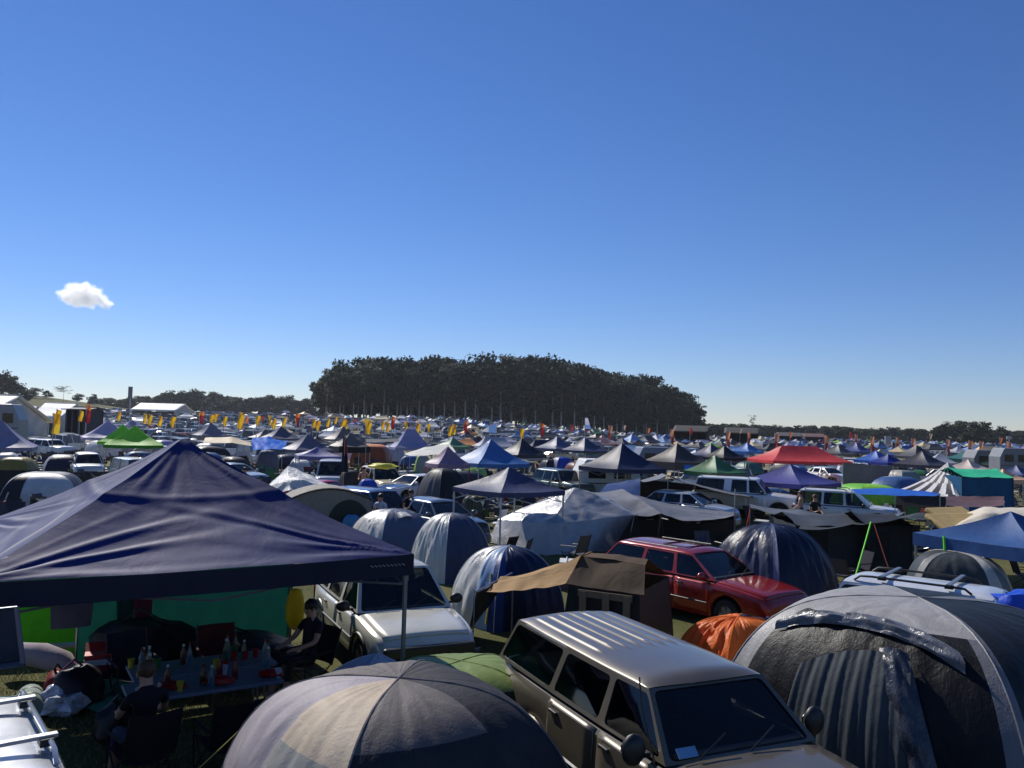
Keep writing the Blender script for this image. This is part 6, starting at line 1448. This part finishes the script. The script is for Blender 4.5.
# ------------------------------------------------------------------ cloud
def cloud():
    c = atY(85, 296, 2600); sc_ = 2600 / F
    mt, nt, out = _new('cloud_vapour'); L = nt.links.new
    tc = _nd(nt, 'ShaderNodeTexCoord'); n1 = _nd(nt, 'ShaderNodeTexNoise'); n1.inputs['Scale'].default_value = .028; n1.inputs['Detail'].default_value = 5; n1.inputs['Roughness'].default_value = .6
    L(tc.outputs['Object'], n1.inputs['Vector'])
    sb = _nd(nt, 'ShaderNodeVectorMath', operation='SUBTRACT'); sb.inputs[1].default_value = (.5, .5, .5); L(n1.outputs['Color'], sb.inputs[0])
    ml = _nd(nt, 'ShaderNodeVectorMath', operation='SCALE'); ml.inputs['Scale'].default_value = 66; L(sb.outputs[0], ml.inputs[0])
    ad = _nd(nt, 'ShaderNodeVectorMath', operation='ADD'); L(tc.outputs['Object'], ad.inputs[0]); L(ml.outputs[0], ad.inputs[1])
    prev = None
    for (dx, dz, r_) in ((-17, -1, 9.5), (-9, 3, 12), (1, 3, 12), (10, 1, 10.5), (4, -3, 10), (-8, -4, 9), (18, -6, 8), (23, -8, 5.5)):
        ds = _nd(nt, 'ShaderNodeVectorMath', operation='DISTANCE'); L(ad.outputs[0], ds.inputs[0]); ds.inputs[1].default_value = (dx * sc_, 0, dz * sc_)
        dv = _nd(nt, 'ShaderNodeMath', operation='DIVIDE'); L(ds.outputs['Value'], dv.inputs[0]); dv.inputs[1].default_value = r_ * sc_
        if prev is None: prev = dv
        else:
            mn = _nd(nt, 'ShaderNodeMath', operation='MINIMUM'); L(prev.outputs[0], mn.inputs[0]); L(dv.outputs[0], mn.inputs[1]); prev = mn
    mr = _nd(nt, 'ShaderNodeMapRange'); mr.inputs['From Min'].default_value = .45; mr.inputs['From Max'].default_value = .96; mr.inputs['To Min'].default_value = .075; mr.inputs['To Max'].default_value = 0; L(prev.outputs[0], mr.inputs['Value'])
    v = _nd(nt, 'ShaderNodeVolumePrincipled'); v.inputs['Color'].default_value = (1, 1, 1, 1); v.inputs['Anisotropy'].default_value = .6; L(mr.outputs[0], v.inputs['Density']); L(v.outputs[0], out.inputs['Volume'])
    b = MB(); b.ball((0, 0, 0), (42 * sc_, 26 * sc_, 24 * sc_), 24); o = b.build('cloud', mt, None); o.location = c
    tag(o, 'small white puffy cloud alone in the blue sky', 'cloud', kind='stuff')
cloud()

HAZE = .00010
sc.cycles.volume_bounces = 14; sc.cycles.max_bounces = 14
if HAZE:
    mt, nt, out = _new('haze_air'); v = _nd(nt, 'ShaderNodeVolumePrincipled'); v.inputs['Color'].default_value = (.80, .88, 1, 1); v.inputs['Density'].default_value = HAZE; v.inputs['Anisotropy'].default_value = .45
    nt.links.new(v.outputs[0], out.inputs['Volume'])
    b = MB(); b.box((0, 330, 24), (1500, 760, 50)); o = b.build('haze', mt, None, smooth=False); tag(o, kind='stuff')

# ------------------------------------------------------------------ what the photograph shows nothing of is left out; labels for the repeats
bpy.context.view_layer.update()
hz = bpy.data.objects.get('haze'); cl_ = bpy.data.objects.get('cloud')
for o in (hz, cl_):
    if o: o.hide_viewport = True
bpy.context.view_layer.update()
KIDS = {}
for x in bpy.data.objects:
    if x.parent: KIDS.setdefault(x.parent, []).append(x)
def desc(o): return [y for k in KIDS.get(o, []) for y in [k] + desc(k)]
def root(o):
    while o.parent: o = o.parent
    return o
from mathutils.bvhtree import BVHTree
_vs, _ps, _own, _start, _off = [], [], [], [], 0
for x in list(COL.objects):
    if x.type != 'MESH' or x in (hz, cl_) or x.name.startswith(('crown', 'grass')): continue
    me = x.data; n = len(me.vertices)
    co = np.empty(n * 3, 'f'); me.vertices.foreach_get('co', co)
    M = np.array(x.matrix_world); W = co.reshape(-1, 3) @ M[:3, :3].T + M[:3, 3]
    _vs += W.tolist(); _own.append(root(x)); _start.append(len(_ps))
    _ps += [tuple(i + _off for i in f.vertices) for f in me.polygons]; _off += n
BVH = BVHTree.FromPolygons(_vs, _ps); _start = np.array(_start)
def owner(ix): return _own[int(np.searchsorted(_start, ix, 'right')) - 1]
def seen(o, n=40):
    ms = [o] + desc(o) if o.type != 'MESH' else [o]
    rr = random.Random(1); pts = []
    for x in ms:
        if x.type == 'MESH' and x.data.vertices:
            vv = x.data.vertices
            for k in range(n if o.type == 'MESH' else max(6, n // 3)): pts.append(x.matrix_world @ vv[rr.randrange(len(vv))].co)
    for p in pts:
        uu, vv = proj(p)
        if not (0 < uu < 1024 and 0 < vv < 768): continue
        d = p - CAMP; L_ = d.length; d.normalize()
        loc, nr, ix, ds = BVH.ray_cast(CAMP, d, L_ + 1)
        if loc is None or ds > L_ - .06 or owner(ix) == o: return True
    return False
keep, mass, cnt = [], [], {'g': 0, 'd': 0, 'c': 0, 'h': 0, 'b': 0}
dead = []
for (o, kind, cn, var) in FAR:
    if not seen(o, 60): dead.append(o); continue
    if cnt[kind] < 230 and o.location.y < 300: cnt[kind] += 1; keep.append((o, kind, cn, var))
    else: mass.append(o)
dead += [t_ for (t_, _, reg) in AUTO if not seen(t_)]
AUTO = [a for a in AUTO if a[0] not in dead]
print('FAR kept', cnt, 'mass', len(mass), 'dead', len(dead))
vs, fs, mi, mats = [], [], [], []
for o in mass:
    off = len(vs); M = o.matrix_world
    vs += [tuple(M @ v.co) for v in o.data.vertices]; mm = []
    for m_ in o.data.materials:
        if m_ not in mats: mats.append(m_)
        mm.append(mats.index(m_))
    for f in o.data.polygons: fs.append(tuple(i + off for i in f.vertices)); mi.append(mm[f.material_index])
if vs:
    b = MB(); b.v, b.f, b.m = vs, fs, mi; tag(b.build('far_camp', mats, None, angle=30), 'farthest rows of tents, gazebos and cars merging into one crowded strip', 'camp', kind='stuff')
bpy.data.batch_remove(mass + [y for o in dead for y in [o] + desc(o)])
LAND = [(60, 'the white marquee'), (128, 'the green hill'), (190, 'the long white marquee'), (250, 'the hazy trees'), (315, 'trees beside the grove'), (380, "the grove's left end"), (450, "the grove's left half"), (520, "the grove's middle"), (600, "the grove's right half"), (680, "the grove's right end"), (770, 'the barns'), (860, 'trees beyond the barns'), (935, 'the low right treeline'), (2000, 'the tall right trees')]
def land(u): return next(n for (m_, n) in LAND if u < m_)
def band(y): return 'near rows' if y < 50 else 'middle rows' if y < 88 else 'back rows' if y < 150 else 'farthest rows'
ORD = ['leftmost', 'second', 'third', 'fourth', 'fifth', 'sixth', 'seventh', 'eighth', 'ninth', 'tenth', 'eleventh', 'twelfth', 'thirteenth', 'fourteenth', 'fifteenth', 'sixteenth', 'seventeenth', 'eighteenth', 'nineteenth', 'twentieth']
def ordn(i):
    if i < 20: return ORD[i]
    if i >= 99: return 'one hundred and ' + ordn(i - 100) if i > 99 else 'hundredth'
    t_ = ['twenty', 'thirty', 'forty', 'fifty', 'sixty', 'seventy', 'eighty', 'ninety'][(i + 1) // 10 - 2]; r_ = (i + 1) % 10
    if r_ == 0: return t_[:-1] + 'ieth'
    return t_ + '-' + ['first', 'second', 'third', 'fourth', 'fifth', 'sixth', 'seventh', 'eighth', 'ninth'][r_ - 1]
ent = []
for (o, kind, cn, var) in keep:
    wd = {'g': GWORD, 'd': DWORD, 'c': CWORD, 'h': {0: 'camp chair'}, 'b': {0: 'cool box'}}[kind][var]; c = o.location; u = proj((c.x, c.y, c.z + 1.5))[0]
    ent.append((o, cn + ' ' + wd, f'{band(c.y)} under {land(u)}', u))
for (o, wd, reg) in AUTO:
    c = o.location; u = proj((c.x, c.y, c.z + 1.0))[0]
    if reg == 'FAR':
        reg = f'below {land(u)}' if 'flag' in wd else f'in the treeline' if wd == 'low dark tree' else ''
    ent.append((o, wd, reg, u))
grp = {}
for e_ in ent: grp.setdefault((e_[1], e_[2]), []).append(e_)
for (wd, reg), lst in grp.items():
    lst.sort(key=lambda e_: e_[3])
    for i, e_ in enumerate(lst):
        if len(lst) == 1: s = f'{wd} {reg}'
        elif i == 0: s = f'leftmost {wd} {reg}'
        elif i == len(lst) - 1: s = f'rightmost {wd} {reg}'
        else: s = f'{ordn(i)} {wd} from left {reg}'
        if len(s.split()) < 4: s = 'lone ' + s
        e_[0]['label'] = ' '.join(s.split())
for o in (hz, cl_):
    if o: o.hide_viewport = False
